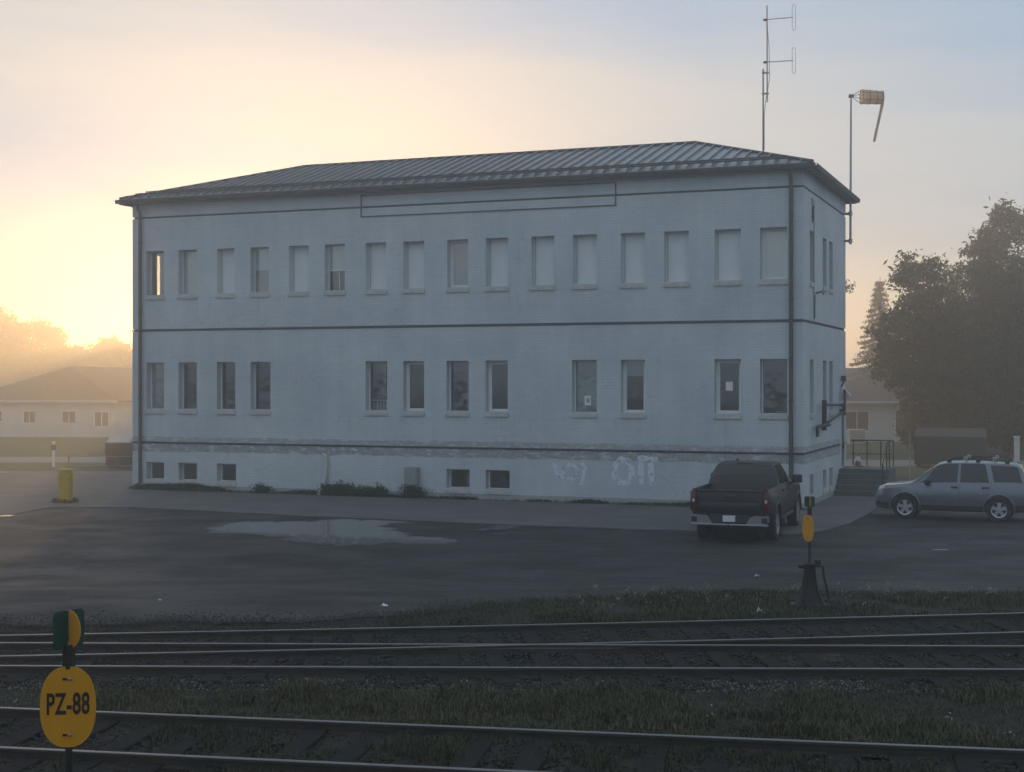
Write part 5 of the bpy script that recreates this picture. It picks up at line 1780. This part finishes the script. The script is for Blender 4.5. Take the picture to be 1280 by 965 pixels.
# air-conditioning unit and bin at the pale bungalow
ac = empty('air_conditioner', (on_z(1070, 556).x, on_z(1070, 556).y, 0.006), 0, 'white outdoor air conditioner unit by the pale bungalow wall', 'air conditioner')
b_ = MB(); b_.rbox(-0.5, 0.5, -0.4, 0.4, 0.06, 1.0, 0.04); b_.build('casing', 'old_plastic', ac)
for k in range(5):
    b_ = MB(); b_.box(-0.42, 0.42, -0.42, -0.402, 0.2 + k * 0.15, 0.26 + k * 0.15); b_.build('louvre', 'box_grey', ac)
b_ = MB(); b_.box(-0.45, 0.45, -0.35, 0.35, 0.0, 0.07); b_.build('base', 'box_grey', ac)
gp = on_z(1113, 556, 0.006)
gl_ = empty('leaning_stake', (gp.x, gp.y, 0.006), 0, 'short leaning pale stake catching light in front of the pale bungalow', 'stake')
b_ = MB(); b_.tube([(0.06, 0, 0), (-0.10, 0, 0.62)], 0.035, 6); b_.build('shaft', 'aluminium', gl_, 40)
b_ = MB(); b_.tube([(-0.10, 0, 0.62), (-0.125, 0, 0.72)], 0.05, 6); b_.build('cap', 'white_frame', gl_, 40)
# thin fence post beside the green dumpster, white post behind the SUV
for px, py, h, lab, nm, m_ in ((1137, 600, 1.9, 'thin bare steel post on the grass left of the green dumpster', 'steel_post', 'galvanised'),
                               (1271, 590, 1.55, 'pale square post rising behind the roof rack of the parked SUV', 'wooden_post', 'siding_white')):
    p = on_z(px, py, 0.006)
    b_ = MB()
    if nm == 'steel_post': b_.tube([(0, 0, 0), (0, 0, h)], 0.03, 8); b_.tube([(0, 0, h), (0, 0, h + 0.04)], 0.045, 8)
    else:
        b_.rbox(-0.10, 0.10, -0.10, 0.10, 0, h, 0.02); b_.rbox(-0.13, 0.13, -0.13, 0.13, h, h + 0.05, 0.015)
    o = tag(b_.build(nm, m_), lab, 'post'); o.location = (p.x, p.y, 0.006)

# ------------------------------------------------------------------ trees
mat('bark', (0.060, 0.048, 0.040), 0.9, var=0.3, scale=6, bump=0.6, bscale=12)
def leaf_mat(name, c, c2):
    m = mat(name, c, 0.6, col2=c2, scale=0.9, spec=0.3)
    n, l = m.node_tree.nodes, m.node_tree.links
    t = n.new('ShaderNodeBsdfTranslucent'); t.inputs[0].default_value = (c[0] * 1.6, c[1] * 1.5, c[2], 1)
    x = n.new('ShaderNodeMixShader'); x.inputs[0].default_value = 0.25
    l.new(n['Principled BSDF'].outputs[0], x.inputs[1]); l.new(t.outputs[0], x.inputs[2])
    l.new(x.outputs[0], n['Material Output'].inputs['Surface'])
leaf_mat('leaf', (0.060, 0.085, 0.030), (0.032, 0.050, 0.018))
leaf_mat('leaf_olive', (0.080, 0.085, 0.035), (0.045, 0.052, 0.022))
leaf_mat('needle', (0.030, 0.050, 0.025), (0.018, 0.032, 0.017))
def tree(name, base, label, lobes, trunk_h, trunk_r, seed, nclu, nleaf, lsize, m='leaf', cl_r=0.55, group='trees in the mist'):
    """lobes: list of (dx, dy, dz, rx, ry, rz) ellipsoids about the base"""
    r = np.random.default_rng(seed)
    e = empty(name, base, 0, label, 'bush' if name == 'shrub' else 'tree', group)
    vol = np.array([l[3] * l[4] * l[5] for l in lobes]); pr = vol / vol.sum()
    cen = []
    for k in range(nclu):
        l = lobes[r.choice(len(lobes), p=pr)]
        d = r.normal(size=3); d /= np.linalg.norm(d)
        rad = r.uniform(0.35, 1.0) ** 0.45 * r.uniform(0.86, 1.10)
        cen.append([l[0] + d[0] * l[3] * rad, l[1] + d[1] * l[4] * rad, l[2] + d[2] * l[5] * rad])
    cen = np.array(cen)
    cen = cen[cen[:, 2] > 0.7]
    b_ = MB()
    b_.tube([(0, 0, -0.05), (0.03, 0.02, trunk_h * 0.3), (-0.04, 0.03, trunk_h * 0.7), (0, 0, trunk_h)], [trunk_r * 1.35, trunk_r, trunk_r * 0.8, trunk_r * 0.55], 9)
    b_.build('trunk', 'bark', e, 50)
    b_ = MB()
    for l in lobes:        # a limb into each lobe with side branches
        tip = Vector((l[0], l[1], l[2] + l[5] * 0.55)); z0 = min(trunk_h * r.uniform(0.45, 0.9), tip.z * 0.8)
        st = Vector((0, 0, z0)); md = st.lerp(tip, 0.5) + Vector((0, 0, -0.06 * (tip - st).length))
        b_.tube([st, md, tip], [trunk_r * 0.5, trunk_r * 0.3, trunk_r * 0.08], 6)
        near = sorted(cen.tolist(), key=lambda c: (Vector(c) - Vector(l[:3])).length)[::3][:16]
        for c in near:
            s_ = st.lerp(tip, r.uniform(0.35, 0.9)); c = Vector(c)
            b_.tube([s_, s_.lerp(c, 0.5) + Vector((0, 0, 0.1)), c], [trunk_r * 0.14, trunk_r * 0.09, 0.012], 4)
    b_.build('limbs', 'bark', e, 50)
    sz = r.uniform(0.55, 1.25, len(cen))
    n_each = np.maximum(6, (nleaf * sz / sz.sum() * 1.0).astype(int))
    pts = np.repeat(cen, n_each, axis=0) + r.normal(size=(n_each.sum(), 3)) * (np.repeat(sz, n_each)[:, None] * cl_r * np.array([0.62, 0.62, 0.42]))
    link('crown', leaf_mesh('crown', pts, lsize, r), m, e)
    return e
def on_y(px, Y): return (px - 640) / F_PX * Y
mpx = lambda Y: Y / F_PX
# right: big leafy tree, smaller one with gaps
Y1 = 84.0
tree('leafy_tree', (on_y(1262, Y1), Y1, 0.0), 'tall broad leafy tree with dense dark crown behind the parked SUV',
     [(0.6, 0, 11.0, 3.0, 3.0, 3.4), (-2.0, 0.3, 8.7, 2.5, 2.6, 2.7), (-2.3, 0.2, 5.6, 2.5, 2.6, 3.0), (0.2, 0, 5.6, 4.2, 3.6, 4.6), (3.6, 0.5, 8.6, 3.2, 3.0, 4.3), (3.6, 0, 4.2, 3.6, 3.0, 3.8), (-3.0, 0, 2.9, 2.0, 2.0, 2.2), (0.3, 0, 2.6, 4.2, 3.0, 2.3)], 7.5, 0.32, 11, 1150, 84000, 0.17, cl_r=0.62)
Y2 = 78.0
tree('leafy_tree', (on_y(1150, Y2), Y2, 0.0), 'smaller leafy tree with see-through crown leaning from beside the larger one',
     [(-0.2, 0, 9.4, 1.25, 1.3, 1.6), (-1.0, 0, 6.6, 1.6, 1.5, 1.4), (0.9, 0, 7.6, 1.5, 1.5, 1.6), (1.9, 0.2, 5.8, 1.7, 1.6, 1.9), (0.3, 0, 5.0, 2.3, 1.8, 1.6), (-1.3, 0, 4.6, 1.2, 1.2, 0.9), (2.9, 0.4, 4.0, 1.6, 1.6, 1.8), (0.9, 0, 3.2, 2.0, 1.7, 1.5), (2.4, 0, 2.2, 1.9, 1.6, 1.5)], 5.6, 0.17, 5, 430, 27000, 0.17, cl_r=0.46)
# bushes under the two trees
for px_, Yb, hb2, lab in ((1166, 81, 2.6, 'dark bush under the leafy trees left of their trunks'), (1216, 80, 3.2, 'dark bush behind the green dumpster'), (1262, 79, 2.6, 'dark bush under the tall tree by the pale post')):
    tree('shrub', (on_y(px_, Yb), Yb, 0.0), lab, [(0, 0, hb2 * 0.5, 1.7, 1.2, hb2 * 0.5), (0.8, 0.2, hb2 * 0.4, 1.2, 1.0, hb2 * 0.4)], hb2 * 0.4, 0.05, px_, 150, 8000, 0.14, cl_r=0.42, group='bushes under the right-hand trees')
# far conifer behind them
def conifer(base, h, r0, label, seed):
    r = np.random.default_rng(seed)
    e = empty('spruce_tree', base, 0, label, 'tree', 'trees in the mist')
    b_ = MB(); b_.tube([(0, 0, 0), (0, 0, h)], [0.22, 0.02], 7); b_.build('trunk', 'bark', e, 50)
    P = []; bb = MB()
    z = 1.2
    while z < h - 0.2:
        q_ = 1 - z / h; L = r0 * q_ ** 0.85
        for k in range(9):
            a = r.uniform(0, 2 * math.pi); LL = L * r.uniform(0.75, 1.12)
            tip = np.array([math.cos(a) * LL, math.sin(a) * LL, z - 0.25 * LL])
            bb.tube([(0, 0, z), (tip[0] * 0.6, tip[1] * 0.6, z - 0.20 * LL), tuple(tip)], [0.03, 0.02, 0.006], 3, False)
            m_ = int(26 + 70 * LL / r0)
            t_ = r.uniform(0.12, 1.02, m_)[:, None]
            P.append(np.array([0, 0, z]) * (1 - t_) + tip * t_ + r.normal(size=(m_, 3)) * np.array([0.13, 0.13, 0.10]) * (1.2 - t_ * 0.6))
        z += 0.40
    bb.build('branches', 'bark', e)['kind'] = 'stuff'
    link('crown', leaf_mesh('crown', np.concatenate(P), 0.16, r, aspect=0.35), 'needle', e)
    return e
Y3 = 118.0
conifer((on_y(1100, Y3), Y3, 0.0), at(0, 346, Y3).z, 4.0, 'pale misty spruce rising behind the leafy trees', 21)
# tree mostly behind the building, one twig shows past the corner
Y4 = 90.0
tree('leafy_tree', (on_y(1004, Y4), Y4, 0.0), 'tree hidden behind the building with one leafy twig past the wall',
     [(0, 0, 7.5, 1.7, 1.6, 2.0), (0.2, 0, 5.2, 1.7, 1.8, 1.8), (2.55, 0, 9.85, 0.42, 0.3, 0.26)], 6.5, 0.15, 8, 120, 6000, 0.16, cl_r=0.40)
# left: misty round trees behind the bungalow, then unseen ones added behind the building
LT = [(-28, 225, 12.8, 6.5, 31), (46, 232, 10.9, 4.2, 32), (88, 245, 8.0, 3.4, 33), (138, 240, 8.8, 3.8, 34), (-110, 225, 12.0, 6.5, 36)]
labs = ['tallest round tree in golden mist at the outer end of the tree row', 'rounded double-topped misty tree above the bungalow roof ridge', 'low misty tree in the dip between two rounded trees', 'misty flat-topped tree next to the left edge of the building',
        'tree of the misty row beyond the far end of the bungalow']
def misty(px, Y, h0, rx0, sd, lab, nl):
    k_ = Y / 155.0                       # heights were measured for 155 m; same skyline further back
    h = 4 + (h0 - 4) * k_; rx = rx0 * k_
    lob = [(0, 0, h * 0.62, rx * 0.75, rx * 0.7, h * 0.36), (-rx * 0.5, 0.3, h * 0.45, rx * 0.55, rx * 0.5, h * 0.30), (rx * 0.5, -0.2, h * 0.48, rx * 0.55, rx * 0.5, h * 0.32), (rx * 0.15, 0, h * 0.30, rx * 0.85, rx * 0.7, h * 0.24)]
    tree('round_tree', (on_y(px, Y), Y, 0.0), lab, lob, h * 0.55, 0.26, sd, 280, nl, 0.36, 'leaf_olive', cl_r=1.0)
for (px, Y, h, rx, sd), lab in zip(LT, labs):
    misty(px, Y, h, rx, sd, lab, 15000)
# unseen trees added behind the building to keep low sun off yard and mist
for i_, px in enumerate(range(196, 1000, 62)):
    misty(px, 238 + 8 * math.sin(i_ * 2.3), 9.6 + 1.1 * math.sin(i_ * 1.7), 4.6, 50 + i_, 'unseen tree added behind the building to block the low sun', 9000)
# hedge below the left trees closes the view under the crowns
hp = []
r_ = np.random.default_rng(3)
hx_ = r_.uniform(-115, 90, 26000); hh = 3.6 + 1.0 * np.sin(hx_ * 0.35) + 0.7 * np.sin(hx_ * 1.3)
hp = np.stack([hx_, 252 + r_.normal(size=26000) * 1.2, hh * r_.uniform(0, 1, 26000) ** 0.7], 1)
tag(link('far_hedge', leaf_mesh('far_hedge', hp, 0.5, r_), 'leaf_olive'), 'long ragged hedge of bushes below the misty trees', 'hedge', kind='stuff')
# ------------------------------------------------------------------ grass, weeds, stones
def grass_mat(name, c, c2):
    m = mat(name, c, 0.7, col2=c2, scale=0.7, spec=0.2)
grass_mat('grass_blade', (0.066, 0.072, 0.036), (0.038, 0.043, 0.022))
grass_mat('dry_blade', (0.17, 0.15, 0.085), (0.10, 0.09, 0.05))
def vnoise(x, y, s, seed=0):
    """cheap smooth value noise"""
    r = np.random.default_rng(seed); T = r.uniform(0, 1, (64, 64))
    u, v = x / s, y / s
    i, j = np.floor(u).astype(int), np.floor(v).astype(int)
    a, b = u - i, v - j; a = a * a * (3 - 2 * a); b = b * b * (3 - 2 * b)
    g = lambda p, q_: T[p % 64, q_ % 64]
    return (g(i, j) * (1 - a) + g(i + 1, j) * a) * (1 - b) + (g(i, j + 1) * (1 - a) + g(i + 1, j + 1) * a) * b
def blades(name, x, y, z, h, w, r, lean=0.5, m='grass_blade', label=None, cat=None):
    n = len(x)
    a = r.uniform(0, 2 * np.pi, n); d = np.stack([np.cos(a), np.sin(a), np.zeros(n)], 1)
    s_ = np.stack([-np.sin(a), np.cos(a), np.zeros(n)], 1) * w[:, None]
    base = np.stack([x, y, z], 1)
    L = r.uniform(0.1, 1.0, n)[:, None] * lean * h[:, None]
    up = np.array([0, 0, 1.0])
    mid = base + d * L * 0.35 + up * h[:, None] * 0.6
    tip = base + d * L + up * h[:, None] * r.uniform(0.8, 1.0, n)[:, None]
    v = np.stack([base - s_, base + s_, mid + s_ * 0.7, mid - s_ * 0.7, tip], 1).reshape(-1, 3)
    k = np.arange(n)[:, None] * 5
    me = bpy.data.meshes.new(name)
    q4 = k + np.array([0, 1, 2, 3]); q3 = k + np.array([3, 2, 4])
    loops = np.concatenate([q4.ravel(), q3.ravel()])
    me.vertices.add(len(v)); me.vertices.foreach_set('co', v.astype(np.float32).ravel())
    me.loops.add(len(loops)); me.loops.foreach_set('vertex_index', loops.astype(np.int32))
    me.polygons.add(2 * n)
    me.polygons.foreach_set('loop_start', np.concatenate([np.arange(n) * 4, 4 * n + np.arange(n) * 3]).astype(np.int32))
    me.polygons.foreach_set('loop_total', np.concatenate([np.full(n, 4), np.full(n, 3)]).astype(np.int32))
    me.update(calc_edges=True)
    o = link(name, me, m)
    return tag(o, label, cat, kind='stuff')
def gz(x, y): return hz_np(y) + bumps(x, y) - 0.014
yN0 = lambda x: np.polyval(n1, x)                      # far rail of near track
yS1 = lambda x: np.polyval(cS, x) - G                  # near rail of the straight track
yD0 = lambda x: np.polyval(cD, x)                      # far rail of the diverging track
def scatter(n, x0, x1, ya, yb, r):
    x = r.uniform(x0, x1, n); lo, hi = ya(x), yb(x)
    return x, lo + (hi - lo) * r.uniform(0, 1, n)
r = np.random.default_rng(44)
# strip between the tracks
x, y = scatter(150000, -9, 9, lambda x: yN0(x) + 0.16, lambda x: yS1(x) - 0.35, r)
k = vnoise(x, y, 1.1, 1) * 0.6 + vnoise(x, y, 0.35, 2) * 0.4
e_ = np.minimum(1, (yS1(x) - 0.35 - y) / 0.7)
keep = r.uniform(0, 1, len(x)) < np.clip((k - 0.22) * 2.6, 0.16, 1) * e_
x, y, k = x[keep], y[keep], k[keep]
dry = r.uniform(0, 1, len(x)) < 0.32
h = (0.02 + 0.10 * k ** 1.5) * r.uniform(0.4, 1.6, len(x))
blades('track_grass', x[~dry], y[~dry], gz(x[~dry], y[~dry]), h[~dry], np.full((~dry).sum(), 0.006), r, 0.8, 'grass_blade', 'rough green grass strip growing between the two tracks', 'grass')
blades('dry_grass', x[dry], y[dry], gz(x[dry], y[dry]), h[dry] * 1.15, np.full(dry.sum(), 0.005), r, 0.8, 'dry_blade', 'scattered dry straw stalks in the grass between the tracks', 'grass')
# inside the near track and this side of it, patchy
x, y = scatter(90000, -8, 8, lambda x: yN0(x) - 3.4, lambda x: yN0(x) - 0.12, r)
k = vnoise(x, y, 0.8, 5) * 0.65 + vnoise(x, y, 0.25, 6) * 0.35
keep = (r.uniform(0, 1, len(x)) < np.clip((k - 0.47) * 4, 0.015, 0.9)) & (np.abs(y - (yN0(x) - G)) > 0.10)
x, y, k = x[keep], y[keep], k[keep]
h = (0.02 + 0.09 * k) * r.uniform(0.5, 1.3, len(x))
blades('tie_weeds', x, y, gz(x, y), h, np.full(len(x), 0.006), r, 0.9, 'grass_blade', 'patchy weeds growing between the ties of the nearer track', 'weeds')
# far side: along the lot edge, heavier to the right
x, y = scatter(150000, -12, 16, lambda x: yD0(x) + 0.25, lambda x: near_edge(x) + 0.3, r)
k = vnoise(x, y, 1.3, 8) * 0.6 + vnoise(x, y, 0.4, 9) * 0.4
dens = np.clip((x + 2.5) / 5.0, 0.03, 0.85)
keep = r.uniform(0, 1, len(x)) < np.clip((k - 0.34) * 2.2, 0.03, 1) * dens * (np.hypot(x - fb.x, y - fb.y) > 0.32)
x, y, k, dens = x[keep], y[keep], k[keep], dens[keep]
h = (0.025 + 0.13 * k ** 1.4) * r.uniform(0.5, 1.3, len(x)) * (0.5 + 0.5 * dens)
dry = r.uniform(0, 1, len(x)) < 0.15
blades('verge_grass', x[~dry], y[~dry], hz_np(y[~dry]), h[~dry], np.full((~dry).sum(), 0.007), r, 0.8, 'grass_blade', 'weedy grass verge between the tracks and the asphalt lot', 'grass')
blades('dry_grass', x[dry], y[dry], hz_np(y[dry]), h[dry] * 1.2, np.full(dry.sum(), 0.006), r, 0.8, 'dry_blade', 'dry stalks among the verge grass along the asphalt lot', 'grass')
# weeds along the foot of the front wall (in building coordinates)
n = 26000
u = r.uniform(0.0, BL + 0.3, n); v_ = -np.abs(r.normal(size=n)) * 0.16 - 0.03
kk = vnoise(u, v_ * 0, 0.9, 12)
amp = np.where(u < fx(480), 1.0, np.where(u < fx(700), 0.30, 0.42))
keep = r.uniform(0, 1, n) < np.clip(kk * 1.6 - 0.2, 0.1, 1) * amp
u, v_, kk, amp = u[keep], v_[keep], kk[keep], amp[keep]
wxp = LC.x + BX.x * u + BY.x * v_; wyp = LC.y + BX.y * u + BY.y * v_
blades('wall_weeds', wxp, wyp, np.full(len(u), 0.03), (0.06 + 0.30 * kk * amp) * r.uniform(0.4, 1.2, len(u)), np.full(len(u), 0.014), r, 0.7, 'grass_blade', 'line of low weeds along the foot of the white front wall', 'weeds')
def bush(px, w, h, label, seed, n=1300):
    rr = np.random.default_rng(seed)
    e = empty('weed_bush', LC + BX * fx(px) - BY * 0.30 + Vector((0, 0, 0.03)), YAW, label, 'bush', 'weed bushes along the front wall')
    b_ = MB()
    for kq in range(9):
        a = rr.uniform(-0.8, 0.8); b2 = rr.uniform(-0.2, 0.2)
        b_.tube([(a * w * 0.2, 0, 0), (a * w * 0.45, b2 * 0.5, h * rr.uniform(0.6, 0.95))], [0.012, 0.004], 4)
    b_.build('stems', 'bark', e)
    P = rr.normal(size=(n, 3)) * np.array([w * 0.26, 0.11, h * 0.24]) + np.array([0, 0, h * 0.42])
    P += np.array([0.10, 0, 0]) * np.sin(P[:, 2:3] * 9)
    P = P[P[:, 2] > 0.02]
    link('leaves', leaf_mesh('leaves', P, 0.055, rr), 'leaf', e)
bush(433, 1.0, 0.46, 'broad leafy weed bush at wall foot next to the white drain pipe', 61, 1700)
bush(465, 0.8, 0.38, 'low spreading weed bush between the broad bush and utility box', 62, 800)
bush(480, 0.3, 0.45, 'slim upright weed at wall foot left of the utility box', 63, 400)
bush(519, 0.8, 0.48, 'leafy weed bush growing round the legs of the utility box', 64, 900)
bush(413, 0.6, 0.40, 'small weed bush at the outlet of the white drain pipe', 65, 600)
bush(330, 0.7, 0.34, 'small weed bush at wall foot below the bright-glinting window', 66, 600)
bpz = yb.location
rr = np.random.default_rng(71)
aa = rr.uniform(0, 2 * np.pi, 420); rad = 0.24 + np.abs(rr.normal(size=420)) * 0.10
blades('bollard_weeds', bpz.x + np.cos(aa) * rad, bpz.y + np.sin(aa) * rad, np.full(420, 0.03), rr.uniform(0.05, 0.22, 420), np.full(420, 0.012), rr, 0.9, 'grass_blade', 'tufts of weeds round the foot of the yellow bollard', 'weeds')
# flowering weeds: pale dots above the grass
mat('flower_white', (0.42, 0.42, 0.37), 0.7)
def flowers(name, x, y, z, r, label):
    P = []
    for a, b, c in zip(x, y, z):
        m_ = r.integers(3, 9)
        P.append(np.array([a, b, c]) + r.normal(size=(m_, 3)) * np.array([0.035, 0.035, 0.02]))
    tag(link(name, leaf_mesh(name, np.concatenate(P), 0.012, r, aspect=1.0), 'flower_white'), label, 'flowers', kind='stuff')
x, y = scatter(110, 1.0, 13, lambda x: yD0(x) + 0.9, lambda x: near_edge(x) + 0.1, r)
flowers('verge_flowers', x, y, hz_np(y) + r.uniform(0.10, 0.24, len(x)), r, 'small white flower heads among the verge grass')
x, y = scatter(22, -8, 8, lambda x: yN0(x) + 0.2, lambda x: yS1(x) - 0.3, r)
flowers('track_flowers', x, y, gz(x, y) + r.uniform(0.06, 0.14, len(x)), r, 'few white flower heads in the grass between the tracks')
# ballast stones: individual geometry, uncountable
def stones(name, x, y, z, size, r, m, label):
    n = len(x)
    ico = np.array([(0, 0, 1), (0.9, 0, 0.1), (-0.3, 0.85, 0.2), (-0.5, -0.7, 0.05), (0.2, 0.1, -0.8)])
    fcs = np.array([(0, 1, 2), (0, 2, 3), (0, 3, 1), (1, 4, 2), (2, 4, 3), (3, 4, 1)])
    a = r.uniform(0, 2 * np.pi, n); ca, sa = np.cos(a), np.sin(a)
    P = ico[None] * (size * r.uniform(0.5, 1.4, n))[:, None, None] * r.uniform(0.6, 1.3, (n, 5, 1)) * np.array([1, 1, 0.7])
    X = P[..., 0] * ca[:, None] - P[..., 1] * sa[:, None] + x[:, None]; Y = P[..., 0] * sa[:, None] + P[..., 1] * ca[:, None] + y[:, None]
    Z = P[..., 2] + z[:, None]
    v = np.stack([X, Y, Z], -1).reshape(-1, 3)
    f = (np.arange(n)[:, None, None] * 5 + fcs[None]).reshape(-1, 3)
    tag(link(name, fast_mesh(name, v, f, 3), m), label, 'gravel', kind='stuff')
mat('ballast', (0.066, 0.062, 0.061), 0.95, col2=(0.030, 0.029, 0.028), scale=9.0, spec=0.3)
x, y = scatter(42000, -10, 10, lambda x: yS1(x) - 0.75, lambda x: yD0(x) + 0.75, r)
stones('ballast_stones', x, y, np.full(len(x), TT - 0.015) + r.uniform(-0.03, 0.008, len(x)), np.full(len(x), 0.026), r, 'ballast', 'crushed grey ballast stones between rails along the lot')
x, y = scatter(24000, -8, 8, lambda x: yN0(x) - 3.2, lambda x: yN0(x) + 0.55, r)
stones('ballast_stones', x, y, np.full(len(x), TT - 0.02) + r.uniform(-0.03, 0.008, len(x)), np.full(len(x), 0.024), r, 'ballast', 'crushed dark ballast stones in the overgrown near track')
mat('pale_gravel', (0.20, 0.195, 0.185), 0.9, var=0.3, scale=9)
x, y = scatter(3200, -9, 9, lambda x: yS1(x) - 0.85, lambda x: yS1(x) - 0.25, r)
stones('pale_pebbles', x, y, gz(x, y) + 0.012, np.full(len(x), 0.016), r, 'pale_gravel', 'thin line of pale pebbles beside the straight track')
# loose grit on the lot
x, y = scatter(2600, -13, 14, lambda x: near_edge(x) + 0.05, lambda x: near_edge(x) * 0 + 34, r)
stones('lot_grit', x, y, hz_np(y) + 0.008, np.full(len(x), 0.010), r, 'pale_gravel', 'loose pale grit scattered over the asphalt lot')
# gravelly broken margin where the asphalt runs out into the weeds
x = r.uniform(-13, 14, 15000); y = near_edge(x) + r.normal(size=15000) * 0.42
stones('margin_gravel', x, y, hz_np(y) + 0.006, np.full(len(x), 0.017), r, 'ballast', 'loose dark gravel along the broken edge of the asphalt lot')
x = r.uniform(-13, 14, 9000); y = near_edge(x) + np.abs(r.normal(size=9000)) * 0.7
kq = vnoise(x, y, 0.7, 15); kp = (kq > 0.58) & (x > -1.5)
blades('edge_weeds', x[kp], y[kp], hz_np(y[kp]), (0.02 + 0.10 * kq[kp]) * r.uniform(0.4, 1.3, kp.sum()), np.full(kp.sum(), 0.007), r, 0.9, 'dry_blade', 'thin straw weeds sprouting through the asphalt margin', 'weeds')
# litter
mat('litter_white', (0.66, 0.68, 0.68), 0.7, var=0.1)
def scrap(px, py, size, label, seed, z=None):
    rr = random.Random(seed)
    zz = 0.2 if z is None else z
    for _ in range(6):
        p = on_z(px, py, zz)
        if z is None: zz = hz(p.y)
    b_ = MB(); nn = 6
    vs = [(size * (i / nn - 0.5), size * 0.55 * (j / 3 - 0.5), abs(rr.gauss(0, size * 0.16)) + 0.012) for j in range(4) for i in range(nn + 1)]
    b_.add(vs, [(j * (nn + 1) + i, j * (nn + 1) + i + 1, (j + 1) * (nn + 1) + i + 1, (j + 1) * (nn + 1) + i) for j in range(3) for i in range(nn)])
    o = tag(b_.build('litter', 'litter_white'), label, 'litter', 'scraps of white litter'); o.location = (p.x, p.y, zz + 0.008); o.rotation_euler.z = rr.uniform(0, 3)
scrap(946, 722, 0.16, 'crumpled white scrap on the asphalt by the verge grass', 1)
scrap(953, 768, 0.20, 'crumpled white scrap in grass near foot of the black switch stand', 2, 0.52)
scrap(480, 759, 0.13, 'flat pale scrap on the bare asphalt below the puddle', 3)
scrap(200, 752, 0.07, 'tiny pale scrap on asphalt between the bollard and the tracks', 4)
# worn white paint mark on the lot before the SUV
p = on_z(1175, 687, 0.01)
b_ = MB(); b_.v = [(p.x - 0.20, p.y - 0.05, 0.009), (p.x + 0.16, p.y - 0.08, 0.009), (p.x + 0.21, p.y + 0.05, 0.009), (p.x + 0.02, p.y + 0.10, 0.009), (p.x - 0.15, p.y + 0.06, 0.009)]; b_.f = [(0, 1, 2, 3, 4)]
mat('worn_paint', (0.40, 0.40, 0.39), 0.8, var=0.3, scale=12)
tag(b_.build('paint_mark', 'worn_paint'), kind='structure')
# ------------------------------------------------------------------ morning mist
hm = bpy.data.materials.new('mist')
hm.use_nodes = True
hn, hl = hm.node_tree.nodes, hm.node_tree.links
hn.remove(hn['Principled BSDF'])
pv = hn.new('ShaderNodeVolumePrincipled')
pv.inputs['Color'].default_value = (0.99, 0.99, 0.99, 1)
pv.inputs['Density'].default_value = 0.0040
pv.inputs['Anisotropy'].default_value = 0.80
hl.new(pv.outputs[0], hn['Material Output'].inputs['Volume'])
b_ = MB(); b_.box(-1500, 1500, -1500, 1500, -1.1, 20.0)
tag(b_.build('haze', hm), 'thin pale morning mist filling the air over the whole yard', 'mist', kind='stuff')
